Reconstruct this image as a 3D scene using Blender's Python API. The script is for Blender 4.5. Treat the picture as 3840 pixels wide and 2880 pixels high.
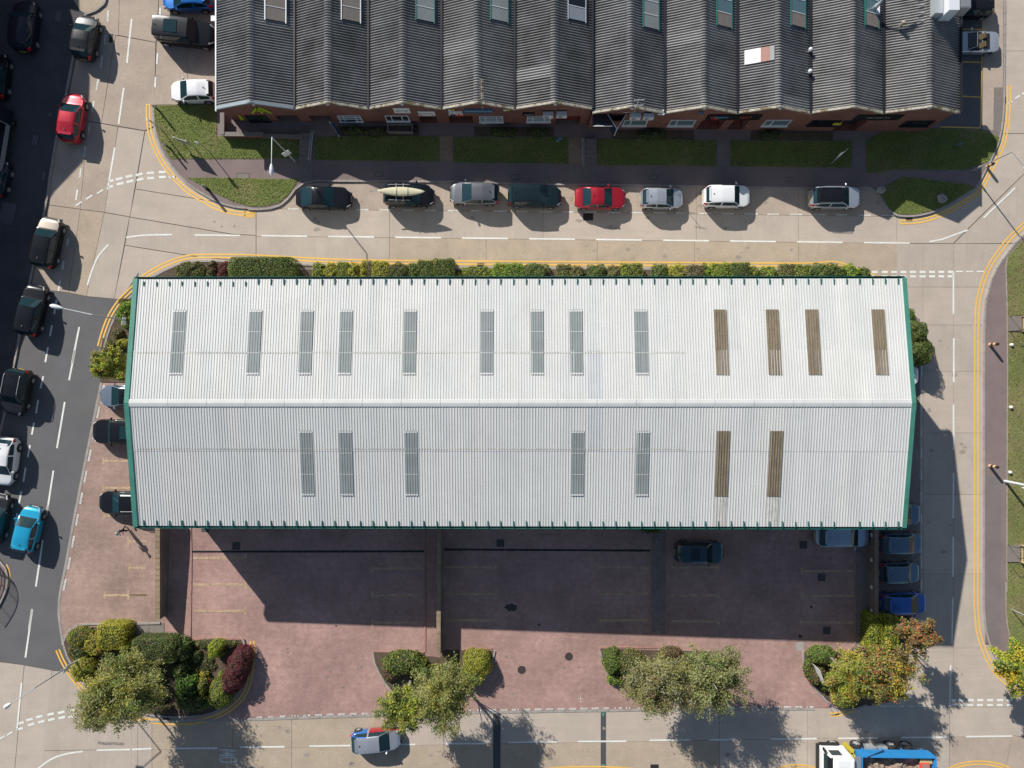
import bpy, bmesh, math, random
import numpy as np
from mathutils import Vector, Matrix, Euler
R = math.radians
random.seed(7); rng = np.random.default_rng(7)
for o in list(bpy.data.objects): bpy.data.objects.remove(o)
SC = bpy.context.scene; COL = SC.collection

# ------------------------------------------------------------------ camera, sky, sun, exposure
CH = 60.0                       # drone height over the east road (m)
K = 0.022754                    # metres on the z=0 plane per unit of the survey grid below
cd = bpy.data.cameras.new('camera'); cam = bpy.data.objects.new('camera', cd); COL.objects.link(cam)
cam.location = (0, 0, CH); cam.rotation_euler = (0, 0, 0)
cd.sensor_width = 36; cd.lens = 24.72; cd.clip_start = 1; cd.clip_end = 3000
SC.camera = cam
SUN = Vector((0.98, -1.268, -1.0))       # light travels this way: 1.6 m of shadow per metre of height
wd = bpy.data.worlds.new('World'); SC.world = wd; wd.use_nodes = True
nt = wd.node_tree; bgn = nt.nodes['Background']
sky = nt.nodes.new('ShaderNodeTexSky'); sky.sky_type = 'NISHITA'; sky.sun_disc = False
sky.sun_elevation = R(32); sky.sun_rotation = math.atan2(-SUN.x, -SUN.y)
sky.air_density = 1.0; sky.dust_density = 0.6; sky.ozone_density = 1.0
nt.links.new(sky.outputs[0], bgn.inputs[0]); bgn.inputs[1].default_value = 0.064
sl = bpy.data.lights.new('sun', 'SUN'); sl.energy = 4.6; sl.angle = R(0.53); sl.color = (1.0, 0.955, 0.89)
so = bpy.data.objects.new('sun', sl); COL.objects.link(so); so.location = (-40, 50, 80)
so.rotation_euler = SUN.to_track_quat('-Z', 'Y').to_euler()
SC.view_settings.view_transform = 'Standard'; SC.view_settings.look = 'None'
SC.view_settings.exposure = 0.42; SC.view_settings.gamma = 1.0
SC.view_settings.use_curve_mapping = False

# ------------------------------------------------------------------ survey grid -> metres
G0, SL = 1.17, 0.0295           # the whole site falls gently to the east
def gz(x): return G0 - SL * x
WIN = dict(P=(0,0,1.736), a=(0,0,.43399), b=(760,0,.43399), c=(1560,0,.43399), d=(2300,0,.43399), e=(2880,0,.43399),
  f=(0,640,.43399), g=(0,1300,.43399), h=(0,2160,.43399), i=(900,2160,.43399), j=(1800,2160,.43399), k=(2880,2160,.43399),
  l=(2880,1500,.43399), m=(2880,700,.43399), n=(480,1850,.5515), o=(1600,1850,.40687), p=(2400,1850,.43399), N=(0,0,1),
  q1=(800,360,.217), q2=(1240,380,.18083), q3=(1600,380,.18083), q4=(1960,380,.217), q5=(2440,380,.23508), q6=(2960,380,.28933),
  r1=(1080,660,.28933), r2=(1660,660,.28933), r3=(2280,660,.28933), s4=(560,940,.5244), s5=(1640,960,.7324),
  t6=(0,1880,.28933), t7=(400,1940,.1085), t8=(3000,2720,.25316), u1=(3560,1140,.18083), u2=(3560,1960,.3135), v1=(0,0,.18083), v2=(0,300,.4219))
def nn(w, x, y):
    ox, oy, s = WIN[w]; return ox + x*s, oy + y*s
def W(w, x, y, h=0.0):
    nx, ny = nn(w, x, y); ax = (nx-1920)*K/CH; ay = (1440-ny)*K/CH
    X = ax*(CH-G0-h)/(1-ax*SL); z = gz(X)+h
    return Vector((X, ay*(CH-z), z))
def WZ(w, x, y, z):
    nx, ny = nn(w, x, y); return Vector(((nx-1920)*K*(CH-z)/CH, (1440-ny)*K*(CH-z)/CH, z))
def FY(w, x, y, Y):             # point of a wall plane at northing Y
    nx, ny = nn(w, x, y); z = CH*(1 - Y/((1440-ny)*K)); return Vector(((nx-1920)*K*(CH-z)/CH, Y, z))

# ------------------------------------------------------------------ object helpers
def tag(o, label=None, cat=None, group=None, kind=None):
    if label: o['label'] = label
    if cat: o['category'] = cat
    if group: o['group'] = group
    if kind: o['kind'] = kind
    return o
def thing(name, label, cat, loc=(0,0,0), rot=None, group=None):
    o = bpy.data.objects.new(name, None); COL.objects.link(o); o.location = loc; o.empty_display_size = .3
    if rot is not None: o.rotation_euler = rot
    return tag(o, label, cat, group)
def anc(o):
    v = Vector((0,0,0))
    while o is not None: v = v + o.location; o = o.parent
    return v
def put(name, me, parent=None, world=False, mats=None, smooth=False):
    o = bpy.data.objects.new(name, me); COL.objects.link(o)
    if parent is not None:
        o.parent = parent
        if world: o.location = -anc(parent)
    if mats is not None and len(me.materials) == 0:
        for m in (mats if isinstance(mats, (list, tuple)) else [mats]): me.materials.append(m)
    if smooth: me.shade_smooth()
    return o
def mesh(name, vs, fs, mats, parent=None, world=False, smooth=False, mi=None):
    me = bpy.data.meshes.new(name); me.from_pydata([tuple(v) for v in vs], [], fs); me.validate()
    o = put(name, me, parent, world, mats, smooth)
    if mi is not None and len(mi) == len(me.polygons): me.polygons.foreach_set('material_index', mi)
    return o
def struct(name, vs, fs, mats, kind='structure'):
    return tag(mesh(name, vs, fs, mats), kind=kind)
class MB:                        # collects boxes, tubes, sheets into one mesh
    def __init__(s): s.v = []; s.f = []; s.m = []
    def add(s, vs, fs, m=0):
        b = len(s.v); s.v += [tuple(v) for v in vs]; s.f += [tuple(b+i for i in f) for f in fs]; s.m += [m]*len(fs); return s
    def box(s, c, d, m=0, M=None, taper=1.0):
        x, y, z = d[0]/2, d[1]/2, d[2]/2; vs = []
        for sz in (-1, 1):
            t = taper if sz > 0 else 1
            for sx, sy in ((-1,-1),(1,-1),(1,1),(-1,1)): vs.append(Vector((sx*x*t, sy*y*t, sz*z)))
        if M is not None: vs = [M @ v for v in vs]
        vs = [v + Vector(c) for v in vs]
        return s.add(vs, [(3,2,1,0),(4,5,6,7),(0,1,5,4),(1,2,6,5),(2,3,7,6),(3,0,4,7)], m)
    def tube(s, pts, rs, n=8, m=0, cap=True):
        pts = [Vector(p) for p in pts]; rings = []; b = len(s.v)
        if not isinstance(rs, (list, tuple)): rs = [rs]*len(pts)
        for i, p in enumerate(pts):
            d = (pts[min(i+1, len(pts)-1)] - pts[max(i-1, 0)])
            d = d.normalized() if d.length > 1e-6 else Vector((0,0,1))
            u = d.cross(Vector((0,0,1)) if abs(d.z) < .9 else Vector((1,0,0))).normalized(); w = d.cross(u)
            for k in range(n):
                a = 2*math.pi*k/n; s.v.append(tuple(p + (u*math.cos(a) + w*math.sin(a))*rs[i]))
        for i in range(len(pts)-1):
            for k in range(n):
                k2 = (k+1) % n; s.f.append((b+i*n+k, b+i*n+k2, b+(i+1)*n+k2, b+(i+1)*n+k)); s.m.append(m)
        if cap:
            s.f.append(tuple(b+k for k in range(n))[::-1]); s.m.append(m)
            e = b+(len(pts)-1)*n; s.f.append(tuple(e+k for k in range(n))); s.m.append(m)
        return s
    def build(s, name, mats, parent=None, world=False, smooth=False):
        return mesh(name, s.v, s.f, mats, parent, world, smooth, s.m)
def ortho(o):                    # smooth only soft edges
    me = o.data; me.shade_smooth()
    try: me.set_sharp_from_angle(angle=R(35))
    except Exception: pass
    return o
def catmull(pts, n=6, closed=False):
    P = [Vector(p) for p in pts]; out = []; L = len(P)
    rngi = range(L) if closed else range(L-1)
    for i in rngi:
        if closed: p0, p1, p2, p3 = P[i-1], P[i], P[(i+1) % L], P[(i+2) % L]
        else: p0, p1, p2, p3 = P[max(i-1,0)], P[i], P[i+1], P[min(i+2, L-1)]
        for k in range(n):
            t = k/n
            out.append(.5*((2*p1) + (p2-p0)*t + (2*p0-5*p1+4*p2-p3)*t*t + (3*p1-p0-3*p2+p3)*t**3))
    if not closed: out.append(P[-1])
    return out
def flat(w, pts, h=0): return [W(w, x, y, h) for x, y in pts]
def prism(pts, h, th):           # sloping slab: top h over the local ground, th thick
    n = len(pts); A = sum(pts[i].x*pts[(i+1)%n].y - pts[(i+1)%n].x*pts[i].y for i in range(n))
    if A < 0: pts = pts[::-1]
    vs = [(p.x, p.y, gz(p.x)+h) for p in pts] + [(p.x, p.y, gz(p.x)+h-th) for p in pts]
    fs = [tuple(range(n))] + [(i, i+n, (i+1)%n+n, (i+1)%n) for i in range(n)]
    return vs, fs
def sheet(name, pts, h, th, mats, parent=None, kind=None):
    vs, fs = prism(pts, h, th); o = mesh(name, vs, fs, mats, parent, parent is not None)
    if kind: o['kind'] = kind
    return o
def offs(pl, d):                 # offset a polyline sideways (left positive)
    out = []
    for i, p in enumerate(pl):
        t = pl[min(i+1, len(pl)-1)] - pl[max(i-1, 0)]; t.z = 0; t = t.normalized() if t.length else Vector((1,0,0))
        out.append(Vector((p.x - t.y*d, p.y + t.x*d, p.z)))
    return out
def ribbon(pl, w, h):
    A, B = offs(pl, w/2), offs(pl, -w/2); vs = []; fs = []
    for a, b in zip(A, B): vs += [(a.x, a.y, gz(a.x)+h), (b.x, b.y, gz(b.x)+h)]
    for i in range(len(pl)-1): fs.append((2*i, 2*i+1, 2*i+3, 2*i+2))
    return vs, fs
def resample(pl, step):
    d = [0]
    for i in range(1, len(pl)): d.append(d[-1] + (pl[i]-pl[i-1]).length)
    n = max(1, round(d[-1]/step)); out = []; j = 0
    for k in range(n+1):
        t = d[-1]*k/n
        while j < len(pl)-2 and d[j+1] < t: j += 1
        u = (t-d[j])/max(1e-6, d[j+1]-d[j]); out.append(pl[j].lerp(pl[j+1], min(1, u)))
    return out
def text_obj(s, size, mat, parent, M, align='CENTER', sx=1.0, shear=0, name='lettering'):
    cu = bpy.data.curves.new('t', 'FONT'); cu.body = s; cu.size = size; cu.align_x = align; cu.align_y = 'CENTER'; cu.shear = shear
    cu.offset = 0.0; cu.resolution_u = 2; cu.extrude = .004
    t = bpy.data.objects.new('t', cu); COL.objects.link(t)
    me = bpy.data.meshes.new_from_object(t); bpy.data.objects.remove(t); bpy.data.curves.remove(cu)
    me.transform(M @ Matrix.Diagonal((sx, 1, 1, 1)))
    me.materials.clear(); me.materials.append(mat)
    return put(name, me, parent, True)

# ------------------------------------------------------------------ materials
MT = {}
def lin(r, g, b):
    f = lambda c: (c/255/12.92) if c/255 <= .04045 else ((c/255+.055)/1.055)**2.4
    return (f(r), f(g), f(b))
def mat(name, col, rough=.8, var=.0, scale=2.0, fine=0.0, fscale=30.0, bump=0.0, bscale=40.0, metal=0.0, coat=0.0, spec=.4, col2=None, thr=None, emis=None, streak=None):
    m = bpy.data.materials.new(name); m.use_nodes = True; t = m.node_tree; N_ = t.nodes; L_ = t.links
    p = N_['Principled BSDF']; p.inputs['Roughness'].default_value = rough; p.inputs['Metallic'].default_value = metal
    p.inputs['Specular IOR Level'].default_value = spec
    if coat: p.inputs['Coat Weight'].default_value = coat; p.inputs['Coat Roughness'].default_value = .04
    p.inputs['Base Color'].default_value = (*col, 1); MT[name] = m
    if var or fine or bump or col2 or streak:
        geo = N_.new('ShaderNodeNewGeometry'); pos = geo.outputs['Position']; cur = None
        def noise(sc, det=4, vec=None):
            n = N_.new('ShaderNodeTexNoise'); n.inputs['Scale'].default_value = sc; n.inputs['Detail'].default_value = det
            n.inputs['Roughness'].default_value = .6; L_.new(vec or pos, n.inputs['Vector']); return n
        rgb = N_.new('ShaderNodeRGB'); rgb.outputs[0].default_value = (*col, 1); cur = rgb.outputs[0]
        if col2:
            n = noise(scale*.6, 5); r = N_.new('ShaderNodeValToRGB')
            a, b = thr or (.45, .6); r.color_ramp.elements[0].position = a; r.color_ramp.elements[1].position = b
            L_.new(n.outputs[0], r.inputs[0]); mx = N_.new('ShaderNodeMixRGB'); L_.new(r.outputs[0], mx.inputs[0])
            L_.new(cur, mx.inputs[1]); mx.inputs[2].default_value = (*col2, 1); cur = mx.outputs[0]
        def modul(cur, sc, amt, det, vec=None):
            n = noise(sc, det, vec); mr = N_.new('ShaderNodeMapRange'); mr.inputs[1].default_value = .25; mr.inputs[2].default_value = .75
            mr.inputs[3].default_value = 1-amt; mr.inputs[4].default_value = 1+amt; L_.new(n.outputs[0], mr.inputs[0])
            mx = N_.new('ShaderNodeVectorMath'); mx.operation = 'SCALE'; L_.new(cur, mx.inputs[0]); L_.new(mr.outputs[0], mx.inputs[3]); return mx.outputs[0]
        if var: cur = modul(cur, scale, var, 5)
        if fine: cur = modul(cur, fscale, fine, 2)
        if streak:
            mp = N_.new('ShaderNodeMapping'); mp.inputs['Scale'].default_value = streak[:3]; L_.new(pos, mp.inputs[0]); cur = modul(cur, 1.0, streak[3], 4, mp.outputs[0])
        L_.new(cur, p.inputs['Base Color'])
        if bump:
            n = noise(bscale, 3); bp = N_.new('ShaderNodeBump'); bp.inputs['Strength'].default_value = bump; bp.inputs['Distance'].default_value = .02
            L_.new(n.outputs[0], bp.inputs['Height']); L_.new(bp.outputs[0], p.inputs['Normal'])
    return m
def brickmat(name, c1, c2, mortar, bw, bh, ms, rotz=0.0, vertical=False, var=.25, rough=.85):
    m = bpy.data.materials.new(name); m.use_nodes = True; t = m.node_tree; N_ = t.nodes; L_ = t.links
    p = N_['Principled BSDF']; p.inputs['Roughness'].default_value = rough; p.inputs['Specular IOR Level'].default_value = .25
    geo = N_.new('ShaderNodeNewGeometry'); mp = N_.new('ShaderNodeMapping'); L_.new(geo.outputs['Position'], mp.inputs[0])
    if vertical: mp.inputs['Rotation'].default_value = (R(-90), 0, 0)
    else: mp.inputs['Rotation'].default_value = (0, 0, rotz)
    b = N_.new('ShaderNodeTexBrick'); L_.new(mp.outputs[0], b.inputs[0])
    b.inputs['Color1'].default_value = (*c1, 1); b.inputs['Color2'].default_value = (*c2, 1); b.inputs['Mortar'].default_value = (*mortar, 1)
    b.inputs['Scale'].default_value = 1; b.inputs['Brick Width'].default_value = bw; b.inputs['Row Height'].default_value = bh
    b.inputs['Mortar Size'].default_value = ms; b.inputs['Mortar Smooth'].default_value = .3; b.inputs['Bias'].default_value = 0
    cur = b.outputs[0]
    for sc, amt in ((.35, var), (2.2, var*.6), (14, var*.5)):
        n = N_.new('ShaderNodeTexNoise'); n.inputs['Scale'].default_value = sc; n.inputs['Detail'].default_value = 4; L_.new(geo.outputs['Position'], n.inputs['Vector'])
        mr = N_.new('ShaderNodeMapRange'); mr.inputs[1].default_value = .25; mr.inputs[2].default_value = .75; mr.inputs[3].default_value = 1-amt; mr.inputs[4].default_value = 1+amt
        L_.new(n.outputs[0], mr.inputs[0]); v = N_.new('ShaderNodeVectorMath'); v.operation = 'SCALE'; L_.new(cur, v.inputs[0]); L_.new(mr.outputs[0], v.inputs[3]); cur = v.outputs[0]
    L_.new(cur, p.inputs['Base Color'])
    bp = N_.new('ShaderNodeBump'); bp.inputs['Strength'].default_value = .6; bp.inputs['Distance'].default_value = .01; bp.invert = True
    L_.new(b.outputs['Fac'], bp.inputs['Height']); L_.new(bp.outputs[0], p.inputs['Normal'])
    MT[name] = m; return m
mat('earth', (.10,.085,.07), .95, .3, 1.5, .3, 25)
mat('joint', (.20,.17,.145), .95, .2, 3)
mat('concrete', (.462,.392,.325), .8, .09, .5, .06, 9, .15, 60, streak=(.25,3.0,1,.05))
mat('concrete2', (.438,.374,.312), .8, .10, .5, .07, 9, .15, 60, streak=(3.0,.25,1,.05))
mat('aggregate', (.42,.34,.255), .9, .12, .8, .35, 26, .5, 45)
mat('aggregate2', (.41,.335,.27), .9, .14, .6, .28, 22, .5, 45)
mat('asphalt', (.125,.122,.125), .85, .10, .5, .18, 40, .3, 80)
mat('asphalt_patch', (.075,.078,.085), .85, .12, 1, .2, 40, .3, 80)
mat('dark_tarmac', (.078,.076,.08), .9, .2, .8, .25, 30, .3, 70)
mat('pave_tarmac', (.215,.165,.155), .9, .12, .6, .22, 40, .3, 80)
mat('pave_tarmac_grey', (.185,.16,.15), .9, .12, .6, .22, 40, .3, 80)
mat('gravel', (.22,.19,.17), .95, .2, 1, .55, 16, .7, 20)
mat('kerbstone', (.33,.30,.27), .85, .18, 1.2, .15, 20)
mat('kerb_red', (.36,.20,.165), .85, .15, 1.2, .15, 20)
mat('white_paint', (.72,.72,.67), .7, .10, 1.2, .16, 14)
mat('worn_white', (.62,.60,.55), .75, .22, 2.5, .3, 12)
mat('yellow_paint', (.78,.47,.10), .7, .06, 1.5, .08, 14)
mat('faded_yellow', (.45,.325,.21), .85, .2, 1.2, .45, 9)
mat('soil', (.10,.072,.05), .95, .3, 2, .5, 18, .8, 20)
mat('turf', (.14,.17,.045), .95, .22, .5, .35, 14, .8, 30, col2=(.22,.19,.085), thr=(.5,.75))
mat('turf_dry', (.17,.185,.06), .95, .22, .5, .35, 14, .8, 30, col2=(.24,.19,.10), thr=(.45,.68))
brickmat('paver', (.495,.315,.275), (.43,.27,.235), (.22,.145,.125), .2, .1, .013, 0, False, .22)
brickmat('paver_west', (.455,.315,.26), (.39,.265,.222), (.20,.15,.125), .2, .1, .013, 0, False, .22)
brickmat('brick_wall', (.22,.075,.052), (.17,.058,.042), (.18,.14,.12), .225, .075, .012, 0, True, .2)
brickmat('brick_tan', (.34,.25,.15), (.26,.18,.115), (.24,.2,.16), .225, .1, .012, 0, False, .2)
brickmat('brick_grey', (.23,.17,.13), (.19,.14,.11), (.2,.17,.14), .225, .075, .012, 0, True, .2)
mat('roof_white', (.57,.578,.562), .5, .035, .6, .03, 9, streak=(1.2,.12,1,.045), spec=.5)
mat('roof_dirt', (.52,.50,.45), .7, .25, 2.5, .2, 12)
mat('green_trim', (.06,.215,.165), .45, .2, .8, .12, 10)
mat('green_dark', (.02,.135,.11), .5, .1, 1)
mat('rooflight_grey', (.235,.262,.262), .5, .10, .8, streak=(14,.8,1,.10))
mat('roof_white2', (.55,.56,.545), .5, .05, .6, .03, 9, streak=(1.2,.12,1,.06), spec=.5)
mat('roof_white3', (.58,.58,.558), .5, .05, .6, .03, 9, streak=(1.2,.12,1,.06), spec=.5)
mat('roof_grey', (.49,.51,.515), .5, .06, .8, .04, 9, streak=(2,.1,1,.06))
mat('roof_stain', (.47,.455,.42), .6, .2, 2.0, .1, 9, streak=(5,.2,1,.25))
mat('oil_stain', (.06,.05,.05), .6, .2, 5)
mat('road_stain', (.31,.265,.225), .75, .2, 4, .2, 14)
mat('rooflight_brown', (.20,.165,.115), .5, .18, 1.0, .2, 12, streak=(10,.6,1,.25))
mat('clad_wall', (.50,.50,.47), .6, .05, 1)
mat('shutter', (.28,.30,.31), .45, .05, 1, metal=.4)
mat('fibre_cement', (.225,.222,.218), .92, .16, .7, .30, 16, .4, 30, col2=(.145,.142,.14), thr=(.42,.68), spec=.2)
mat('fibre_cement_b', (.205,.20,.195), .92, .18, .9, .30, 16, .4, 30, col2=(.13,.128,.12), thr=(.40,.66), spec=.2)
mat('fibre_cement_c', (.25,.243,.232), .92, .16, .6, .30, 16, .4, 30, col2=(.16,.155,.145), thr=(.45,.70), spec=.2)
mat('fibre_cement_new', (.30,.295,.285), .9, .12, .8, .2, 16, spec=.2)
mat('lichen', (.40,.37,.31), .95, .25, 3, .4, 14, .6, 20, col2=(.16,.13,.07), thr=(.48,.6))
mat('flashing', (.30,.36,.39), .4, .06, 1, metal=.3)
mat('black_gutter', (.015,.016,.02), .5)
mat('pvc_white', (.72,.73,.74), .35)
mat('dark_glass', (.012,.016,.02), .06, spec=.6)
mat('pane_teal', (.10,.17,.19), .1, spec=.6)
mat('door_red', (.13,.022,.02), .6, .1, 2)
mat('door_dark', (.02,.022,.025), .6)
mat('door_green', (.012,.045,.03), .6)
mat('sign_white', (.70,.71,.72), .5, .05, 3)
mat('sign_black', (.012,.012,.015), .4)
mat('sign_navy', (.02,.03,.08), .4)
mat('sign_blue', (.04,.13,.24), .4)
mat('lime', (.36,.50,.03), .5)
mat('cyan', (.08,.6,.85), .5)
mat('sign_red', (.75,.08,.05), .5)
mat('sign_yellow', (.55,.45,.05), .5)
mat('sign_green', (.03,.30,.10), .5)
mat('steel', (.42,.44,.46), .4, .06, 2, metal=.55)
mat('galv', (.48,.51,.53), .45, .1, 3, metal=.4)
mat('lamp_white', (.62,.65,.67), .3)
mat('black_plastic', (.018,.018,.02), .45)
mat('reflect_white', (.75,.75,.72), .3)
mat('tan_band', (.65,.42,.25), .5)
mat('iron', (.07,.055,.05), .6, .2, 6, metal=.3)
mat('cover_grey', (.20,.175,.155), .8, .15, 3)
mat('stone', (.36,.34,.31), .9, .25, 3, .2, 15, .8, 6)
mat('timber', (.46,.36,.19), .75, .15, 2)
mat('tyre', (.022,.022,.023), .85, .1, 6)
mat('alloy', (.50,.51,.52), .35, metal=.35)
mat('chrome', (.75,.76,.78), .12, metal=1)
mat('car_glass', (.012,.034,.042), .05, spec=.5)  # teal in the base colour stands in for reflected sky
mat('car_trim', (.016,.016,.018), .5)
mat('lamp_clear', (.70,.72,.74), .12, spec=.7)
mat('lamp_red', (.50,.012,.02), .2, spec=.6)
mat('plate_yellow', (.62,.50,.06), .5)
mat('plate_white', (.72,.72,.70), .5)
mat('bark', (.20,.17,.145), .9, .3, 5, .2, 20)
mat('birch_bark', (.30,.28,.25), .85, .25, 6)
def paint(name, col, metal=.35, rough=.32):
    d_ = max(col) < .07; return mat(name, col, rough, metal=metal, coat=.35 if d_ else .9, spec=.25 if d_ else .5)
def leafmat(name, col):
    m = bpy.data.materials.new(name); m.use_nodes = True; p = m.node_tree.nodes['Principled BSDF']
    p.inputs['Base Color'].default_value = (*col, 1); p.inputs['Roughness'].default_value = .55; p.inputs['Specular IOR Level'].default_value = .3
    t = m.node_tree; tr = t.nodes.new('ShaderNodeBsdfTranslucent'); tr.inputs[0].default_value = (min(1,col[0]*1.5), min(1,col[1]*1.5), col[2]*1.1, 1); mx = t.nodes.new('ShaderNodeMixShader'); mx.inputs[0].default_value = .32
    t.links.new(p.outputs[0], mx.inputs[1]); t.links.new(tr.outputs[0], mx.inputs[2]); t.links.new(mx.outputs[0], t.nodes['Material Output'].inputs[0])
    MT[name] = m; return m
LEAF = dict(dark=(.06,.095,.03), mid=(.11,.165,.04), olive=(.215,.21,.065), lime=(.29,.33,.035), gold=(.38,.33,.05), yel=(.46,.32,.035),
  red=(.17,.03,.035), purple=(.11,.042,.058), brown=(.17,.115,.07), orange=(.42,.13,.035), grey=(.20,.195,.125), bright=(.13,.24,.035), pale=(.25,.255,.11))
for k_, c_ in LEAF.items(): leafmat('leaf_'+k_, tuple(min(.8, v*1.28) for v in c_))
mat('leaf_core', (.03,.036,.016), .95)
# ------------------------------------------------------------------ ground and roads
def sroot(name):
    o = bpy.data.objects.new(name, None); COL.objects.link(o); return tag(o, kind='structure')
_g = [Vector((x, y, 0)) for x, y in ((-400,-400),(400,-400),(400,400),(-400,400))]
ground = sheet('ground', _g, -.034, .5, MT['joint'], kind='structure')
def slab(root, pts, m, h=0.0, th=.03, name='concrete_slab'):
    return sheet(name, pts, h + random.uniform(-.004, .003), th, MT[m], root)
nroad, wroad, eroad, sroad = sroot('north_road'), sroot('west_road'), sroot('east_road'), sroot('south_road')
def lp(a, b, x): return a[1] + (b[1]-a[1])*(x-a[0])/(b[0]-a[0])
parkl = ((620,451.5),(1920,467.5)); cenl = ((417,508.5),(1960,526)); sout = ((417,600),(1960,625)); nort = ((417,380),(1960,385))
def rowslabs(root, xs, top, bot, mats):
    for i in range(len(xs)-1):
        x0, x1 = xs[i]+.35, xs[i+1]-.35
        slab(root, flat('P', [(x0, lp(*top, x0)+.35), (x1, lp(*top, x1)+.35), (x1, lp(*bot, x1)-.35), (x0, lp(*bot, x0)-.35)]), mats[i % len(mats)])
rowslabs(nroad, [553.5,841,1007,1173,1338,1504,1725,1937], nort, parkl, ['aggregate2'])
rowslabs(nroad, [553.5,841,1173,1504,1725,1937], parkl, cenl, ['concrete','concrete2'])
rowslabs(nroad, [553.5,841], cenl, sout, ['concrete2'])
rowslabs(nroad, [841,1050,1290,1500,1725,1937], cenl, sout, ['aggregate'])
# north-west junction and west road
for pts, m in [
  ([(1035,-90),(1375,-90),(1345,363),(1025,303)], 'aggregate2'), ([(1000,307),(1343,369),(1330,1088),(1250,1126),(878,1063)], 'aggregate2'),
  ([(860,-90),(1032,-90),(1022,303),(996,303),(875,1061),(560,1010),(700,300),(780,60)], 'aggregate2'),
  ([(1378,-90),(1630,-90),(1615,930),(1330,930)], 'aggregate2'), ([(1633,-90),(2000,-90),(2000,930),(1618,930)], 'aggregate2')]:
    slab(wroad, flat('a', pts), m)
for pts, m in [
  ([(520,-470),(760,-425),(690,330),(418,293),(430,150)], 'aggregate2'), ([(763,-424),(1018,-378),(901,357),(693,331)], 'aggregate2'),
  ([(417,298),(692,335),(590,1052),(440,1033),(270,1010)], 'aggregate2'), ([(695,336),(899,362),(745,1083),(593,1054)], 'aggregate'),
  ([(1022,-376),(1248,-340),(1120,396),(904,358)], 'concrete'), ([(902,364),(1117,401),(985,1106),(748,1084)], 'concrete2'),
  ([(1254,-338),(1500,-440),(2210,-60),(2210,324),(1870,268),(1172,156)], 'concrete'), ([(1170,161),(1868,273),(2210,330),(2210,556),(2005,546),(1123,397)], 'concrete'),
  ([(1120,403),(2000,552),(2210,561),(2210,786),(1725,745),(1083,642)], 'concrete2'), ([(1081,648),(1722,751),(2210,792),(2210,980),(1250,1000),(1150,1140),(988,1106)], 'concrete')]:
    slab(wroad, flat('f', pts), m)
asph = sheet('asphalt_surface', flat('N', [(105,1080),(190,1088.5),(321,1111.5),(427,1123),(446,1134),(520,1020),(520,1400),(300,2400),(256,2520),(195,2514),(87,2494),(0,2479),(-120,2470),(-120,1640),(40,1400)]), .002, .03, MT['asphalt'], wroad)
# south-west junction, south road
for pts, m in [([(-300,715),(207,772),(103,1900),(-300,1900)], 'concrete'), ([(211,774),(448,817),(350,1900),(107,1900)], 'concrete'),
  ([(452,820),(700,840),(1100,1120),(1133,1150),(1133,1498),(368,1508)], 'concrete2'), ([(367,1514),(1133,1503),(1133,1900),(354,1900)], 'concrete2')]:
    slab(wroad, flat('h', pts), m)
scen = ((492,1617),(2084,1590)); stop = ((492,1525),(2084,1510)); sbot = ((492,1720),(2084,1720))
def npx(w, x): return nn(w, x, 0)[0]/1.736
xs_up = [npx('h',1133), npx('h',1190), npx('h',1313), npx('h',2010), npx('i',445), npx('i',1350), npx('j',115)]
rowslabs(sroad, xs_up, stop, scen, ['concrete2','concrete2','aggregate','aggregate','aggregate','concrete'])
rowslabs(sroad, xs_up, scen, sbot, ['concrete2','concrete2','aggregate','aggregate','aggregate','aggregate'])
xs2 = [npx('j',176), npx('j',1045)]; rowslabs(sroad, xs2, stop, scen, ['concrete'])
rowslabs(sroad, [npx('j',176), npx('j',500), npx('j',1045)], scen, sbot, ['aggregate'])
rowslabs(sroad, [npx('j',1088), npx('k',-420), npx('k',340), npx('k',1570)], stop, scen, ['concrete','concrete','concrete2'])
rowslabs(sroad, [npx('j',1088), npx('k',-420), npx('k',340), npx('k',1570)], scen, sbot, ['aggregate','concrete','concrete2'])
for x0, x1 in ((115,176),(1045,1088)):
    slab(sroad, flat('j', [(x0+1,1100),(x1-1,1100),(x1+1,1900),(x0+3,1900)]), 'asphalt_patch', name='trench_patch')
# east road
for (x0, x1) in ((1880,1994),(1994,2060),(2060,2190)):
    ys = [526.5,620,702,802,935,1068,1240,1400,1527]
    for i in range(len(ys)-1):
        slab(eroad, flat('P', [(x0+.35,ys[i]+.3),(x1-.35,ys[i]+.3),(x1-.35,ys[i+1]-.3),(x0+.35,ys[i+1]-.3)]), 'concrete' if (i+x0) % 2 else 'concrete2')
slab(eroad, flat('P', [(1937.5,430),(1937.5,525.5),(2059,525.5),(2074,510),(2180,406),(2180,290),(2060,440)]), 'concrete')
slab(eroad, flat('P', [(2062,526),(2190,525),(2300,525),(2300,290),(2076,512)]), 'concrete2')
slab(eroad, flat('P', [(2120,289),(2300,289),(2181,405),(2120,460)]), 'concrete')
for y0, y1 in ((-60,110),(110,288)): slab(eroad, flat('P', [(2120,y0+.3),(2300,y0+.3),(2300,y1-.3),(2120,y1-.3)]), 'concrete')
slab(eroad, flat('P', [(2190.5,526),(2300,526),(2300,1700),(2190.5,1527)]), 'concrete')
slab(eroad, flat('P', [(npx('k',1573),1527.5),(2215,1527.5),(2300,1600),(npx('k',2130),1589),(npx('k',1573),1592)]), 'concrete')
slab(eroad, flat('P', [(npx('k',1573),1593),(npx('k',2110),1589.5),(npx('k',2000),1720),(npx('k',1573),1720)]), 'aggregate2')
slab(eroad, flat('P', [(npx('k',2114),1589.5),(2300,1605),(2300,1720),(npx('k',2006),1720)]), 'aggregate2')

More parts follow.
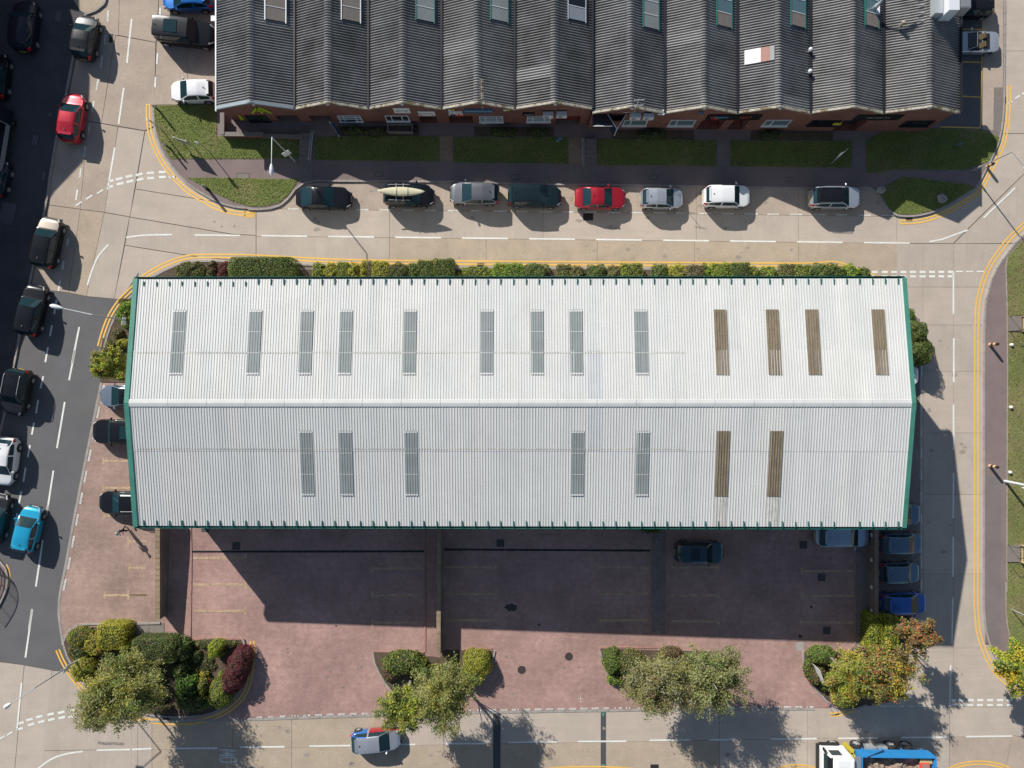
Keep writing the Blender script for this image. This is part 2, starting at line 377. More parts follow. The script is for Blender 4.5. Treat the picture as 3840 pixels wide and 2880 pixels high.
# ------------------------------------------------------------------ paved areas, grass, kerbs
def area(name, w, pts, h, m, th=.2, curve=False, kind='structure'):
    P = flat(w, pts)
    if curve: P = catmull(P, 4, True)
    return sheet(name, P, h, th, MT[m], kind=kind)
KERBS = []
def kerb(w, pts, wd=.15, top=.12, m='kerbstone', curve=True, name='kerb', off=0.0, joined=False):
    P = flat(w, pts) if w else pts
    if curve: P = catmull(P, 6)
    if off: P = offs(P, off)
    P = resample(P, .92); root = sroot(name); mb = MB()
    for i in range(len(P)-1):
        a, b = P[i], P[i+1]; t = (b-a); t.z = 0; L = t.length; t = t/L; nrm = Vector((-t.y, t.x, 0)); a2 = a + t*.012; b2 = b - t*.012; tp = top+random.uniform(-.006,.006)
        vs = []
        for q in (a2, b2):
            for s, hh in ((-1,-.1),(1,-.1),(1,tp),(-1,tp)):
                p = q + nrm*s*wd/2; vs.append((p.x, p.y, gz(p.x)+hh))
        fs = [(0,1,2,3),(7,6,5,4),(3,2,6,7),(0,3,7,4),(1,5,6,2)]
        mesh('kerbstone', vs, fs, MT[m], root, True)
    return P
# north island
NI_W = [('a',1330,905),('a',1333,1050),('a',1360,1190),('a',1430,1350),('a',1530,1490),('a',1650,1610),('f',1780,215),('f',1900,278),('f',2050,318),('f',2210,328),('P',530,452),('P',575,452),('P',608,443),('P',628,424),('P',648,399),('P',680,392)]
NI_M = [('P',680,391),('P',900,392.5),('b',2212,1572),('c',900,1592),('c',1900,1602),('d',700,1612),('d',1700,1628),('e',700,1640),('m',860,6)]
NI_E = [('m',860,6),('m',915,30),('m',965,90),('m',1015,175),('m',1060,228),('m',1130,254),('m',1250,256),('m',1400,226),('m',1560,158),('m',1700,70),('e',1795,1615),('e',1890,1440),('e',1965,1290),('e',2005,1160),('e',2027,1000),('e',2036,740),('e',2040,-60)]
def mix(L): return [W(*q) for q in L]
pW, pM, pE = catmull(mix(NI_W), 5), mix(NI_M), catmull(mix(NI_E), 5)
isl = pW + pM[1:] + pE[1:] + [Vector((pE[-1].x, 40, 0)), Vector((-24, 40, 0)), W('a',1865,905)]
sheet('pavement_north', isl, .10, .25, MT['pave_tarmac'], kind='structure')
kerb(None, pW, curve=False); kerb(None, pM, curve=False); kerb(None, pE, curve=False)
area('grass', 'N', [(579,396),(815,396),(815,512),(1128,514),(1124,597),(642,597),(607,540),(584,470)], .125, 'turf')
area('grass', 'N', [(706,668),(850,668),(1118,674),(1112,688),(1085,730),(1050,760),(1000,774),(940,774),(880,758),(800,722)], .125, 'turf')
GP = [('b',[(978,1185),(2045,1178),(2045,1400),(972,1385)]),('c',[(325,1188),(1312,1190),(1312,1418),(325,1405)]),('c',[(1568,1208),(2300,1208),(2300,1432),(1568,1432)]),
      ('d',[(605,1215),(885,1218),(885,1440),(605,1436)]),('d',[(1008,1218),(2055,1222),(2050,1452),(1005,1440)]),
      ('e',[(842,1225),(1010,1125),(1440,1112),(1850,1128),(1990,1190),(1960,1290),(1900,1400),(1700,1470),(1060,1470),(950,1500),(845,1495)]),
      ('m',[(1000,2),(1160,-85),(1700,-20),(1790,5),(1680,75),(1540,160),(1400,215),(1250,243),(1120,240),(1068,215),(1020,165),(975,85)])]
for w, pts in GP: area('grass', w, pts, .125, 'turf')
area('planting_bed', 'b', [(1165,1095),(1860,1100),(1860,1178),(1165,1178)], .13, 'soil')
area('planting_bed', 'c', [(505,1100),(1190,1105),(1190,1182),(505,1182)], .13, 'soil')
area('planting_bed', 'c', [(1690,1130),(2300,1135),(2300,1202),(1690,1202)], .13, 'soil')
area('planting_bed', 'd', [(0,1135),(695,1135),(695,1210),(0,1210)], .131, 'soil')
area('planting_bed', 'd', [(1185,1135),(1890,1140),(1890,1215),(1185,1212)], .13, 'soil')
for w, x0, x1, y0, y1 in (('b',2050,2160,1180,1402),('c',1320,1445,1190,1425),('d',890,1002,1215,1445),('d',2062,2165,1135,1455)):
    area('path', w, [(x0,y0),(x1,y0),(x1,y1),(x0,y1)], .118, 'brick_tan' if w != 'd' else 'cover_grey')
area('path', 'b', [(835,1400),(952,1400),(952,1560),(832,1590)], .112, 'cover_grey'); area('path', 'c', [(1320,1430),(1565,1430),(1565,1585),(1318,1585)], .112, 'cover_grey')
area('car_park_north_east', 'e', [(1480,-60),(1860,-60),(1845,1125),(1480,1110)], .105, 'asphalt')
area('forecourt_east', 'e', [(1858,-60),(2026,-60),(2022,740),(1990,1150),(1945,1130),(1846,1125)], .104, 'aggregate2')
area('pavement_strip', 'e', [(1945,760),(2018,760),(2000,1170),(1940,1130)], .108, 'cover_grey')
ne = sroot('bay_lines_north_east')
for pts in ([(1850,180),(1828,1110)],[(1660,258),(1850,262)],[(1655,538),(1842,545)],[(1650,835),(1835,845)],[(1480,1100),(1830,1110)]):
    mesh('bay_line', *ribbon(flat('e', pts), .1, .113), MT['yellow_paint'], ne, True)
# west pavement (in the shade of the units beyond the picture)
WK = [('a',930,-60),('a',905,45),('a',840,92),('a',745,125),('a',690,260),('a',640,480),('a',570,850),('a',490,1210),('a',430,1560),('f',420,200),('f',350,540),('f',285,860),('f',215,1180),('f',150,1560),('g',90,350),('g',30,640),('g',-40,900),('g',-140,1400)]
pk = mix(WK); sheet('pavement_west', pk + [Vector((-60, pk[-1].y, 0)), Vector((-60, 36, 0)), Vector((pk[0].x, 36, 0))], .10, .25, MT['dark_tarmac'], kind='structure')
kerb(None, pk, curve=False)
area('crossover', 'a', [(600,-60),(925,-60),(900,42),(835,88),(740,118),(700,95)], .106, 'aggregate')
# left bulge with railing at the lower left
area('pavement_west_corner', 't6', [(-300,700),(30,790),(75,860),(105,960),(100,1080),(40,1250),(-100,1500),(-300,1600)], .10, 'pave_tarmac')
kerb('t6', [(-120,690),(30,785),(78,860),(107,960),(101,1085),(40,1255),(-100,1500)])
# north planting strip of the warehouse, its west and east ends
NS = [('f',905,1530),('f',935,1420),('f',985,1290),('f',1060,1170),('f',1150,1075),('f',1300,935),('f',1490,835),('f',1640,792),('f',1760,784),('f',2212,790),('P',760,576),('P',1100,579.5),('P',1500,582),('P',1740,583),('m',560,705),('m',700,745),('m',850,800),('m',1000,860),('m',1120,950),('m',1190,1060),('m',1250,1170),('m',1300,1290),('m',1330,1480)]
pn = catmull(mix(NS), 4)
sheet('planting_bed_north', pn + [W('m',1200,1480), Vector((20,2,0)), Vector((-22,2,0)), W('f',1180,1530)], .09, .2, MT['soil'], kind='structure')
kerb(None, pn, curve=False)
area('planting_bed_west', 'g', [(890,-75),(1300,-75),(1300,310),(870,305),(855,150)], .09, 'soil')
area('verge_strip', 'P', [(640,578),(1060,578.6),(1300,580),(1700,582.5),(1700,586),(1060,583),(640,583)], .096, 'cover_grey', .05)
# east pavement and grass
EK = [('m',2330,300),('m',2225,400),('m',2130,490),('m',2045,600),('m',1965,720),('m',1905,880),('m',1868,1080),('m',1860,1659),('l',1860,800),('l',1858,1659),('k',1862,300),('k',1880,480),('k',1940,660),('k',2020,800),('k',2110,880),('k',2240,980)]
pe_ = catmull(mix(EK), 4)
sheet('pavement_east', pe_ + [Vector((60, pe_[-1].y, 0)), Vector((60, pe_[0].y, 0))], .10, .25, MT['pave_tarmac'], kind='structure')
kerb(None, pe_, curve=False)
area('pavement_east_reinstated', 'l', [(1873,660),(2005,660),(2005,2100),(1873,2100)], .104, 'pave_tarmac_grey', .05)
eg = mix([('m',2400,280),('m',2230,425),('m',2140,520),('m',2060,612),('m',2048,700),('m',2058,1000),('m',2062,1659),('l',2058,500),('l',2056,1659),('k',2046,0),('k',2050,340),('k',2068,480),('k',2115,620),('k',2190,760),('k',2300,900),('k',2600,900),('m',2900,280)])
sheet('grass_east', eg, .13, .25, MT['turf_dry'], kind='structure')
kerb(None, eg[3:14], wd=.06, top=.15, curve=False, name='edging')
# brick yards
Y0 = 1540
yard = flat('P', [(352,1010),(1892,1010),(1892,1400),(1906,1440),(1906,1500),(1790,1529),(1400,1530.5),(1000,1536.5),(700,1545),(560,1550),(400,1556),(352,1420)])
yard_o = sheet('yard', yard, .02, .2, MT['paver'], kind='structure')
def stain(w, x, y, r, root, h, m='oil_stain', asp=1.0):
    c = W(w, x, y); n = 14; vs = []
    for i in range(n):
        a = 2*math.pi*i/n; q = r*random.uniform(.55,1.2); px = c.x+q*math.cos(a)*asp; vs.append((px, c.y+q*math.sin(a), gz(px)+h))
    mesh('stain', vs, [tuple(range(n))], MT[m], root, True)
stain('o',770,1050,.45,yard_o,.0235,asp=1.5); stain('o',1035,1210,.12,yard_o,.0235); stain('p',1385,1235,.17,yard_o,.0235); stain('p',1480,980,.13,yard_o,.0235); stain('p',1600,1330,.3,yard_o,.0235,'gravel',1.8); stain('i',830,430,.1,yard_o,.0235)
for q_ in ((868,1030,868,1048),(850,1060,858,1060),(876,1060,885,1060),(868,1052,868,1066),(862,1080,866,1088),(870,1088,874,1080)): mesh('utility_mark', *ribbon(flat('j', [q_[:2], q_[2:]]), .05, .025), MT['worn_white'], yard_o, True)
area('car_park_west', 'N', [(384,1432),(520,1432),(560,1700),(606,1960),(620,2420),(300,2420),(238,2400),(222,2290),(224,2230),(248,2100),(285,1930),(330,1700)], .03, 'paver_west')
WE = [('g',880,300),('g',800,690),('g',722,1080),('g',640,1500),('h',560,-40),('h',525,120),('h',508,300),('h',530,480),('h',548,600)]
kerb(None, catmull(mix(WE), 4), wd=.2, top=.045, curve=False)
kerb('P', [(300,1559),(560,1553.5),(700,1548.5),(1000,1539.5),(1400,1533),(1760,1531.5)], wd=.2, top=.035, curve=False)
area('gravel_strip', 'o', [(2080,100),(2196,100),(2196,1290),(2080,1275)], .026, 'gravel', .05)
area('gravel_strip', 'p', [(1868,100),(1962,100),(1962,1255),(1858,1240)], .026, 'gravel', .05)
area('gravel_strip', 'p', [(1862,1262),(1958,1262),(1958,1400),(1862,1400)], .026, 'gravel', .05)
area('gravel_strip', 'h', [(1010,412),(1420,405),(1425,555),(1090,565)], .046, 'gravel', .05)
area('car_park_east', 'l', [(950,-900),(1312,-700),(1316,1700),(1300,1850),(960,1850)], .012, 'gravel', .05)
yl = sroot('bay_lines_yard')
def yline(w, x0, x1, y, t=0):
    mesh('bay_line', *ribbon(flat(w, [(x0,y),(x1,y)]), .2, .030), MT['faded_yellow'], yl, True)
    if t: mesh('bay_line', *ribbon(flat(w, [(t,y-26),(t,y+26)]), .2, .0305), MT['faded_yellow'], yl, True)
for y in (440,620,800): yline('n', 445, 800, y, 800)
for y in (510,690,880): yline('n', 1660, 2005, y, 1662)
for y in (680,925,1170): yline('o', 165, 640, y, 638); yline('o', 1590, 2040, y, 1592)
for y in (640,880,1105): yline('p', 270, 680, y, 676)
for y in (670,885,1115): yline('p', 1390, 1850, y, 1394)
def wline(w, x0, x1, y, t):
    mesh('bay_line', *ribbon(flat(w, [(x0,y),(x1,y)]), .2, .040), MT['faded_yellow'], yl, True)
    mesh('bay_line', *ribbon(flat(w, [(t,y-30),(t,y+30)]), .16, .0405), MT['faded_yellow'], yl, True)
for y in (985,1220,1460): wline('g', 890, 1150, y, 896)
wline('n', 0, 130, 325, 4); wline('n', 10, 125, 505, 12); wline('n', 0, 130, 690, 4); wline('h', 900, 1275, 165, 905)
# kerb edgings inside the yards
for w, pts in (('n',[(425,150),(432,420),(425,985)]),('n',[(425,990),(790,990)]),('n',[(2020,275),(2020,1080)]),('n',[(1668,1078),(2016,1080)]),('o',[(2070,300),(2072,1290)]),
               ('o',[(340,1432),(610,1430)]),('o',[(1600,1420),(2210,1420)]),('p',[(1858,600),(1855,1360)]),('p',[(1415,1360),(1850,1358)]),('p',[(222,350),(220,1220)])):
    kerb(w, pts, wd=.13, top=.07, m='kerb_red', curve=False, name='edging')
# planters
SWP = [('h',556,560),('h',580,500),('h',630,440),('h',720,415),('h',1080,412),('h',1390,404)]
kerb(None, catmull(mix(SWP),4), curve=False)
sw = mix([('h',556,560),('h',590,490),('h',650,440),('h',1085,445),('h',1180,560),('h',1500,552),('h',2120,548),('h',2132,640),('h',2120,860),('h',2060,1010),('h',1940,1130),('h',1760,1200),('h',1450,1212),('h',1200,1180),('h',1000,1120),('h',820,1000),('h',690,850),('h',600,720)])
sheet('planting_bed_south_west', sw, .10, .2, MT['soil'], kind='structure')
kerb('h', [(2100,545),(2130,570),(2130,700),(2110,880),(2050,1020),(1940,1130),(1760,1200),(1450,1212),(1200,1180),(1000,1120),(820,1000),(690,850),(600,720),(556,600)])
md = mix([('i',1150,655),('i',1590,660),('i',1600,690),('i',1730,700),('i',1760,640),('i',2195,645),('i',2180,730),('i',2130,860),('i',2030,970),('i',1920,1060),('i',1800,1090),('i',1500,1095),('i',1350,1030),('i',1250,920),('i',1180,790)])
sheet('planting_bed_middle', md, .10, .2, MT['soil'], kind='structure')
kerb('i', [(1148,655),(1160,740),(1200,830),(1260,930),(1350,1030),(1500,1095),(1800,1090),(1920,1060),(2030,970),(2130,860),(2180,740),(2200,645)])
m2 = mix([('j',1035,630),('j',2080,650),('j',2140,750),('j',2150,900),('j',1900,1060),('j',1500,1070),('j',1300,1030),('j',1180,950),('j',1090,830),('j',1040,700)])
sheet('planting_bed_centre', m2, .10, .2, MT['soil'], kind='structure')
kerb('j', [(1035,640),(1060,740),(1110,850),(1200,960),(1310,1035),(1500,1075),(1900,1065),(2150,900)])
se = mix([('k',305,660),('k',755,640),('k',770,700),('k',850,690),('k',870,400),('k',940,350),('k',1240,345),('k',1210,640),('k',1180,960),('k',1060,1080),('k',700,1150),('k',600,1140),('k',480,1060),('k',380,930),('k',320,800)])
sheet('planting_bed_south_east', se, .10, .2, MT['soil'], kind='structure')
kerb('k', [(300,650),(300,740),(330,850),(400,970),(500,1075),(610,1140),(720,1150),(850,1110)])
area('concrete_patch', 'k', [(236,575),(314,568),(308,648),(240,648)], .032, 'kerbstone', .05)

# ------------------------------------------------------------------ road markings (children of the roads)
def mark(root, vs, fs, m='white_paint', name='white_marking'): return mesh(name, vs, fs, MT[m], root, True)
def dash(root, w, x0, y0, x1, y1, wd=.14, h=.010, m='white_paint', name='white_marking'):
    mark(root, *ribbon(flat(w, [(x0,y0),(x1,y1)]), wd, h), m, name)
def curveline(root, w, pts, wd=.14, h=.010, m='white_paint', name='white_marking'):
    mark(root, *ribbon(catmull(flat(w, pts), 8), wd, h), m, name)
for k_ in range(11):
    x0 = 420+k_*144.6; x1 = x0+99; dash(nroad, 'P', x0, lp(*cenl, x0)-1, x1, lp(*cenl, x1)-1, .13)
k_ = 0; x = 1080.
while x < 3330:
    y = 783 + (x-1080)*(808-783)/2250; L = 47+random.uniform(-5,4); dash(nroad, 'N', x, y, x+L, y+L*.011, .11, m='worn_white'); x += 85.6
curveline(wroad, 'f', [(1090,578),(1200,562),(1320,555),(1487,553)]); curveline(wroad, 'f', [(755,990),(800,850),(850,740),(935,640)])
curveline(eroad, 'm', [(1395,475),(1500,455),(1600,420),(1725,375)]); dash(eroad, 'm', 1862,270,2135,10)
for q in ((2080,895,2110,875),(2135,855,2175,825),(2195,815,2240,785)): dash(eroad, 'e', *q)
for q in ((935,90,930,185),(910,300,905,385),(885,480,870,590),(850,685,832,780),(812,875,797,970),(775,1065,762,1165),(740,1260,725,1360),(700,1455,690,1535),
          (1138,165,1097,545),(1070,760,1025,1072),(992,1275,930,1640),(1385,65,1382,160),(1362,460,1355,555),(1345,665,1340,755)):
    dash(wroad, 'a', *q, m='worn_white' if q[0] < 936 and q[3]-q[1] < 130 else 'white_paint')
for q in ((670,165,655,255),(590,590,580,650),(550,780,540,855),(520,950,505,1040),(490,1115,468,1240),(450,1335,432,1430),(415,1525,392,1655),(685,1350,622,1665)): dash(wroad, 'f', *q)
for q in ((375,255,350,360),(330,460,312,575),(295,655,275,760),(260,850,240,955),(222,1045,203,1165),(185,1250,163,1360),(150,1440,130,1540),(115,1635,95,1740),(648,35,597,290),(560,478,492,877),(462,1070,408,1420)): dash(wroad, 'g', *q)
for q in ((620,50,600,190),(556,500,465,1105),(415,1395,375,1659)): dash(wroad, 't6', *q)
dash(wroad, 'h', 280,285,220,705)
def block(root, w, cx, cy, dx, dy, ang=0, h=.010, m='white_paint'):
    c = W(w, cx, cy); s = WIN[w][2]*K*.98; a = R(ang)
    t = Vector((math.cos(a), math.sin(a), 0)); nn_ = Vector((-t.y, t.x, 0))
    pts = [c+t*sx*dx*s/2+nn_*sy*dy*s/2 for sx, sy in ((-1,-1),(1,-1),(1,1),(-1,1))]
    mark(root, [(p.x, p.y, gz(p.x)+h) for p in pts], [(0,1,2,3)], m)
for x, y in ((960,88),(1030,70),(1115,48),(1203,33),(1300,20),(1403,12),(955,138),(1040,112),(1122,92),(1210,76),(1303,65),(1403,55),(1490,55)):
    block(wroad, 'f', x, y, 60 if x > 1000 else 45, 21, 14 if x < 1250 else 3)
for x, y in ((680,285),(770,230),(865,182)): block(wroad, 'f', x, y, 62, 13, 34)
for x in (835,922,1010,1090,1170,1253,1335,1417,1497,1580): block(eroad, 'm', x, 737, 54, 20)
for x in (920,1007,1090,1170,1253,1335,1417,1497,1578): block(eroad, 'm', x, 775, 54, 20)
for x in (1655,1742,1835): block(eroad, 'm', x, 733, 66, 11)
for q in ((1602,735,1602,1100),(1605,1310,1605,1690)): dash(eroad, 'm', *q)
for q in ((1603,40,1603,430),(1603,630,1600,1020),(1600,1180,1598,1530)): dash(eroad, 'l', *q)
for q in ((1597,185,1590,585),(1578,770,1570,1120)): dash(eroad, 'k', *q)
for y0, y1 in ((45,130),(225,315),(405,505),(595,690),(790,885),(975,1070),(1350,1455),(1550,1640)): dash(eroad, 'l', 1325, y0, 1325, y1, .11, .018, m='worn_white')
dash(eroad, 'm', 1328, 1545, 1326, 1640, .11, .018)
for x in (1597,1670,1752,1835,1920,2005,2090): block(eroad, 'k', x, 1072, 54, 21)
for x in (1595,1668,1747,1830,1918,2003,2088): block(eroad, 'k', x, 1115, 52, 20)
for x in (1000,1070,1150,1240,1330,1420,1510): block(eroad, 'k', x, 1126, 62, 9, m='worn_white')
for x, y in ((178,1270),(255,1240),(340,1215),(438,1193),(530,1178),(620,1165),(172,1320),(270,1283),(358,1258),(445,1240),(535,1223),(620,1215)): block(wroad, 'h', x, y, 56, 20, 14)
for x, y in ((85,1360),(20,1395)): block(wroad, 'h', x, y, 55, 13, 32)
dash(wroad, 'h', 187, 920, 147, 1335); curveline(wroad, 'h', [(310,1680),(430,1590),(560,1540),(717,1515)])
dash(wroad, 'h', 835, 1505, 1128, 1498, .13)
for w, q in (('h',(1140,1498,1310,1492)),('h',(1515,1490,1880,1487)),('i',(0,1480,385,1475)),('i',(600,1470,1010,1464)),('i',(1380,1457,1515,1455)),('i',(1780,1450,2120,1447)),
          ('j',(245,1438,668,1432)),('j',(845,1430,1265,1427)),('j',(1465,1420,1820,1415)),('j',(1980,1415,2212,1412)),('k',(20,1408,420,1405)),('k',(605,1403,950,1400)),('k',(1150,1395,1565,1392)),('k',(1710,1388,2110,1383))):
    dash(sroad, w, *q, .14)
# SLOW painted for traffic heading west (the bottom of the word leaves the picture)
c0 = nn('N', 855, 0)[0]
def letter(pl, wd=.13): mark(sroad, *ribbon(pl, wd, .011), 'worn_white', 'painted_letter')
def LQ(pts): return [W('N', 760+x*.1085, 2720+y*.1085) for x, y in pts]
letter(LQ([(565,830),(1205,865)])); letter(LQ([(1205,870),(700,945)])); letter(LQ([(700,950),(1205,1015)])); letter(LQ([(1205,1015),(575,1040)]))
letter(catmull(LQ([(720,1110),(1060,1110),(1175,1190),(1060,1268),(720,1268),(595,1190)]), 6, True) + [LQ([(720,1110)])[0]])
letter(LQ([(1190,1320),(1190,1560)])); letter(LQ([(1190,1545),(570,1545)]))
letter(catmull(LQ([(1080,1620),(1190,1680),(1190,1780),(1020,1820),(880,1720),(760,1640),(590,1690),(590,1790),(690,1850)]), 6))
# double yellow lines
def dyl(root, L, o1=.30, o2=.54, wd=.13, base=None, h=.010):
    P = catmull(mix(L), 6) if base is None else base
    for o in (o1, o2): mark(root, *ribbon(offs(P, o), wd, h), 'yellow_paint', 'yellow_line')
pre = catmull(mix(NI_W), 6); cut = [p for p in pre][: int(len(pre)*.71)]
dyl(wroad, None, -.34, -.60, base=cut)
a_, b_ = offs(cut, -.28)[0], offs(cut, -.66)[0]; mark(wroad, *ribbon([a_, b_], .1, .0105), 'yellow_paint', 'yellow_line')
bn = catmull(mix(NS), 6); dyl(nroad, None, .32, .58, base=[p for p in bn][:int(len(bn)*.76)])
be = catmull(mix(NI_E), 6); i0, i1 = int(len(be)*.32), int(len(be)*.94)
dyl(eroad, None, -.34, -.60, base=be[i0:i1])
for q in (be[i0], be[i1-1]):
    pass
s_, t_ = offs(be[i0:i1], -.28), offs(be[i0:i1], -.66)
for z_ in (0, -1): mark(eroad, *ribbon([s_[z_], t_[z_]], .09, .0105), 'yellow_paint', 'yellow_line')
dyl(eroad, None, -.46, -.76, base=pe_)
dyl(eroad, [('k',530,1185),('k',620,1178),('k',700,1150),('k',790,1100)], -.0, -.26)
swl = catmull(mix([('h',2165,560),('h',2165,750),('h',2130,950),('h',2050,1080),('h',1900,1185),('h',1700,1243),('h',1400,1250),('h',1140,1205),('h',960,1130),('h',760,1000),('h',640,870),('h',560,740),('h',512,632)]), 6)
dyl(sroad, None, 0, .26, base=swl, h=.026)
dyl(sroad, [('j',600,1660),('j',760,1650),('j',950,1646),('j',1150,1650),('j',1320,1662)], 0, -.25)
dyl(sroad, [('k',60,1675),('k',140,1645),('k',250,1630),('k',350,1640),('k',440,1665)], 0, -.25)
dyl(sroad, [('k',1560,1665),('k',1640,1625),('k',1760,1603),('k',1880,1602),('k',2000,1622),('k',2090,1660)], 0, -.25)
dyl(wroad, [('t6',85,815),('t6',118,900),('t6',128,1000),('t6',112,1110)], 0, -.26, .1)
# broken white block edging of the brick areas
be1 = sroot('white_edge_blocks')
def edgeblocks(pl, period, ln, off, sz=.085, p=1.0):
    P = resample(offs(pl, off), .12); n = max(2, int(ln/.12)); st = int(period/.12)
    for s0 in range(2, len(P)-n, st):
        mb = MB()
        for i in range(n):
            if random.random() > p: continue
            a, b = P[s0+i], P[s0+i+1]; d = (b-a).normalized(); q = Vector((-d.y, d.x, 0)); c = (a+b)/2
            vs = [c+d*u*.047+q*v*sz for u, v in ((-1,-1),(1,-1),(1,1),(-1,1))]
            mb.add([(v.x, v.y, gz(v.x)+.052) for v in vs], [(0,1,2,3)])
        if mb.f: mb.build('white_marking', MT['worn_white'], be1, True)
edgeblocks(catmull(mix(WE[:7]), 4), 1.9, 1.05, .26)
edgeblocks(flat('P', [(548,1552.2),(700,1546),(1000,1537),(1400,1530.5),(1760,1529)]), 1.05, .66, .1, .075, .85)

# surveyors' marks sprayed on the trench patches, a skid mark
mat('spray_green', (.10,.50,.38), .7)
for q_ in ((1050,1180,1056,1185),(1064,1180,1064,1188),(1074,1182,1078,1188),(1060,1195,1062,1210),(1062,1198,1070,1202),(1056,1625,1056,1640),(1064,1630,1076,1632),(1066,1640,1076,1640)):
    mark(sroad, *ribbon(flat('j', [q_[:2], q_[2:]]), .06, .012), 'spray_green', 'utility_mark')
mat('skid', (.24,.21,.19), .85, .2, 3, .4, 9)
mark(wroad, *ribbon(flat('h', [(845,1440),(900,1448),(980,1446),(1070,1452)]), .22, .006), 'skid', 'skid_mark')

# oil drips and grit on the carriageways
random.seed(21)
for root, w, x0, y0, x1, y1, n_, h_ in ((nroad,'P',560,405,1900,450,16,.0045),(nroad,'P',450,470,1900,500,16,.0045),(nroad,'P',450,530,1900,560,12,.0045),(eroad,'P',1995,640,2100,1480,14,.0045),(sroad,'P',500,1565,2050,1585,12,.0045),(sroad,'P',500,1625,1700,1655,12,.0045)):
    for i in range(n_): stain(w, random.uniform(x0,x1), random.uniform(y0,y1), random.uniform(.05,.2), root, h_, 'road_stain', random.uniform(.8,1.8))
for i in range(26): stain('P', random.uniform(430,1850), random.uniform(1395,1520), random.uniform(.04,.12), yard_o, .0238, 'gravel', random.uniform(.8,1.6))
# ------------------------------------------------------------------ white warehouse
XW, XE, YN, YS, YR = -27.35, 28.25, 7.52, -10.2, -1.34
def tz(x): return (x-XE)*.4/(XE-XW)            # the roof line dips slightly to the west
EZ, RZ = 9.5, 10.7
wh = thing('warehouse', 'long warehouse with white ribbed metal roof and green trim', 'warehouse', (0, YR, gz(0)))
wallm = MB()
for (x0,y0,x1,y1) in ((XW+.3,YN-.3,XE-.3,YN-.3),(XE-.3,YN-.3,XE-.3,YS+.3),(XE-.3,YS+.3,XW+.3,YS+.3),(XW+.3,YS+.3,XW+.3,YN-.3)):
    pass
def wallquad(p, q, gable=False):
    zt = lambda x: EZ+tz(x)-.12
    vs = [(p[0],p[1],gz(p[0])-.3),(q[0],q[1],gz(q[0])-.3),(q[0],q[1],zt(q[0]))]
    if gable: vs.append((p[0],YR,RZ+tz(p[0])-.12))
    vs.append((p[0],p[1],zt(p[0]))); mesh('wall', vs, [tuple(range(len(vs)))], MT['clad_wall'], wh, True)
a, b, c, d = (XW+.3,YN-.35),(XE-.3,YN-.35),(XE-.3,YS+.35),(XW+.3,YS+.35)
wallquad(b, a); wallquad(d, c); wallquad(c, b, True); wallquad(a, d, True)
for cx in (-17, -3, 10, 22):
    g_ = gz(cx); MB().box((cx, YS+.33, g_+2.2), (4.2, .12, 4.4)).build('roller_door', MT['shutter'], wh, True)
def rz(x, y):                                   # roof plane height
    u = (YN-y)/(YN-YR) if y > YR else (y-YS)/(YR-YS)
    return EZ + (RZ-EZ)*u + tz(x)
NPIT = .193
def ribprofile(x0, x1, pitch=NPIT, rh=.031):
    xs = []; n = max(1, round((x1-x0)/pitch)); p = (x1-x0)/n
    for i in range(n):
        s = x0+i*p; xs += [(s, 0), (s+p*.66, 0), (s+p*.74, rh), (s+p*.92, rh)]
    xs.append((x1, 0)); return xs
def roofsheet(name, x0, x1, y0, y1, lift, m, parent, rh=.031, ov=0.0):
    pr = ribprofile(x0, x1+ov, rh=rh); vs = []; fs = []
    for x, h in pr: vs += [(x, y0, rz(x, y0)+h+lift), (x, y1, rz(x, y1)+h+lift)]
    for i in range(len(pr)-1): fs.append((2*i, 2*i+2, 2*i+3, 2*i+1) if y1 > y0 else (2*i, 2*i+1, 2*i+3, 2*i+2))
    return mesh(name, vs, fs, MT[m], parent, True)
nsh = 56; wsh = (XE-XW-.5)/nsh; LN, LS = 2.35, -4.72
for i in range(nsh):
    x0 = XW+.27+i*wsh; x1 = x0+wsh; j = random.uniform(0,.004)
    rw = lambda: random.choice(['roof_white','roof_white','roof_white2','roof_white3']); pg = 4.9 < (x0+x1)/2 < 6.3
    roofsheet('roof_sheet', x0, x1, LN-.1, YN+.06, j, rw(), wh); roofsheet('roof_sheet', x0, x1, YR+.02, LN+.06, .012+j, 'roof_grey' if pg else rw(), wh)
    roofsheet('roof_sheet', x0, x1, LS-.06, YR-.02, .012+j, 'roof_grey' if pg else rw(), wh); roofsheet('roof_sheet', x0, x1, YS-.06, LS+.1, j, rw(), wh)
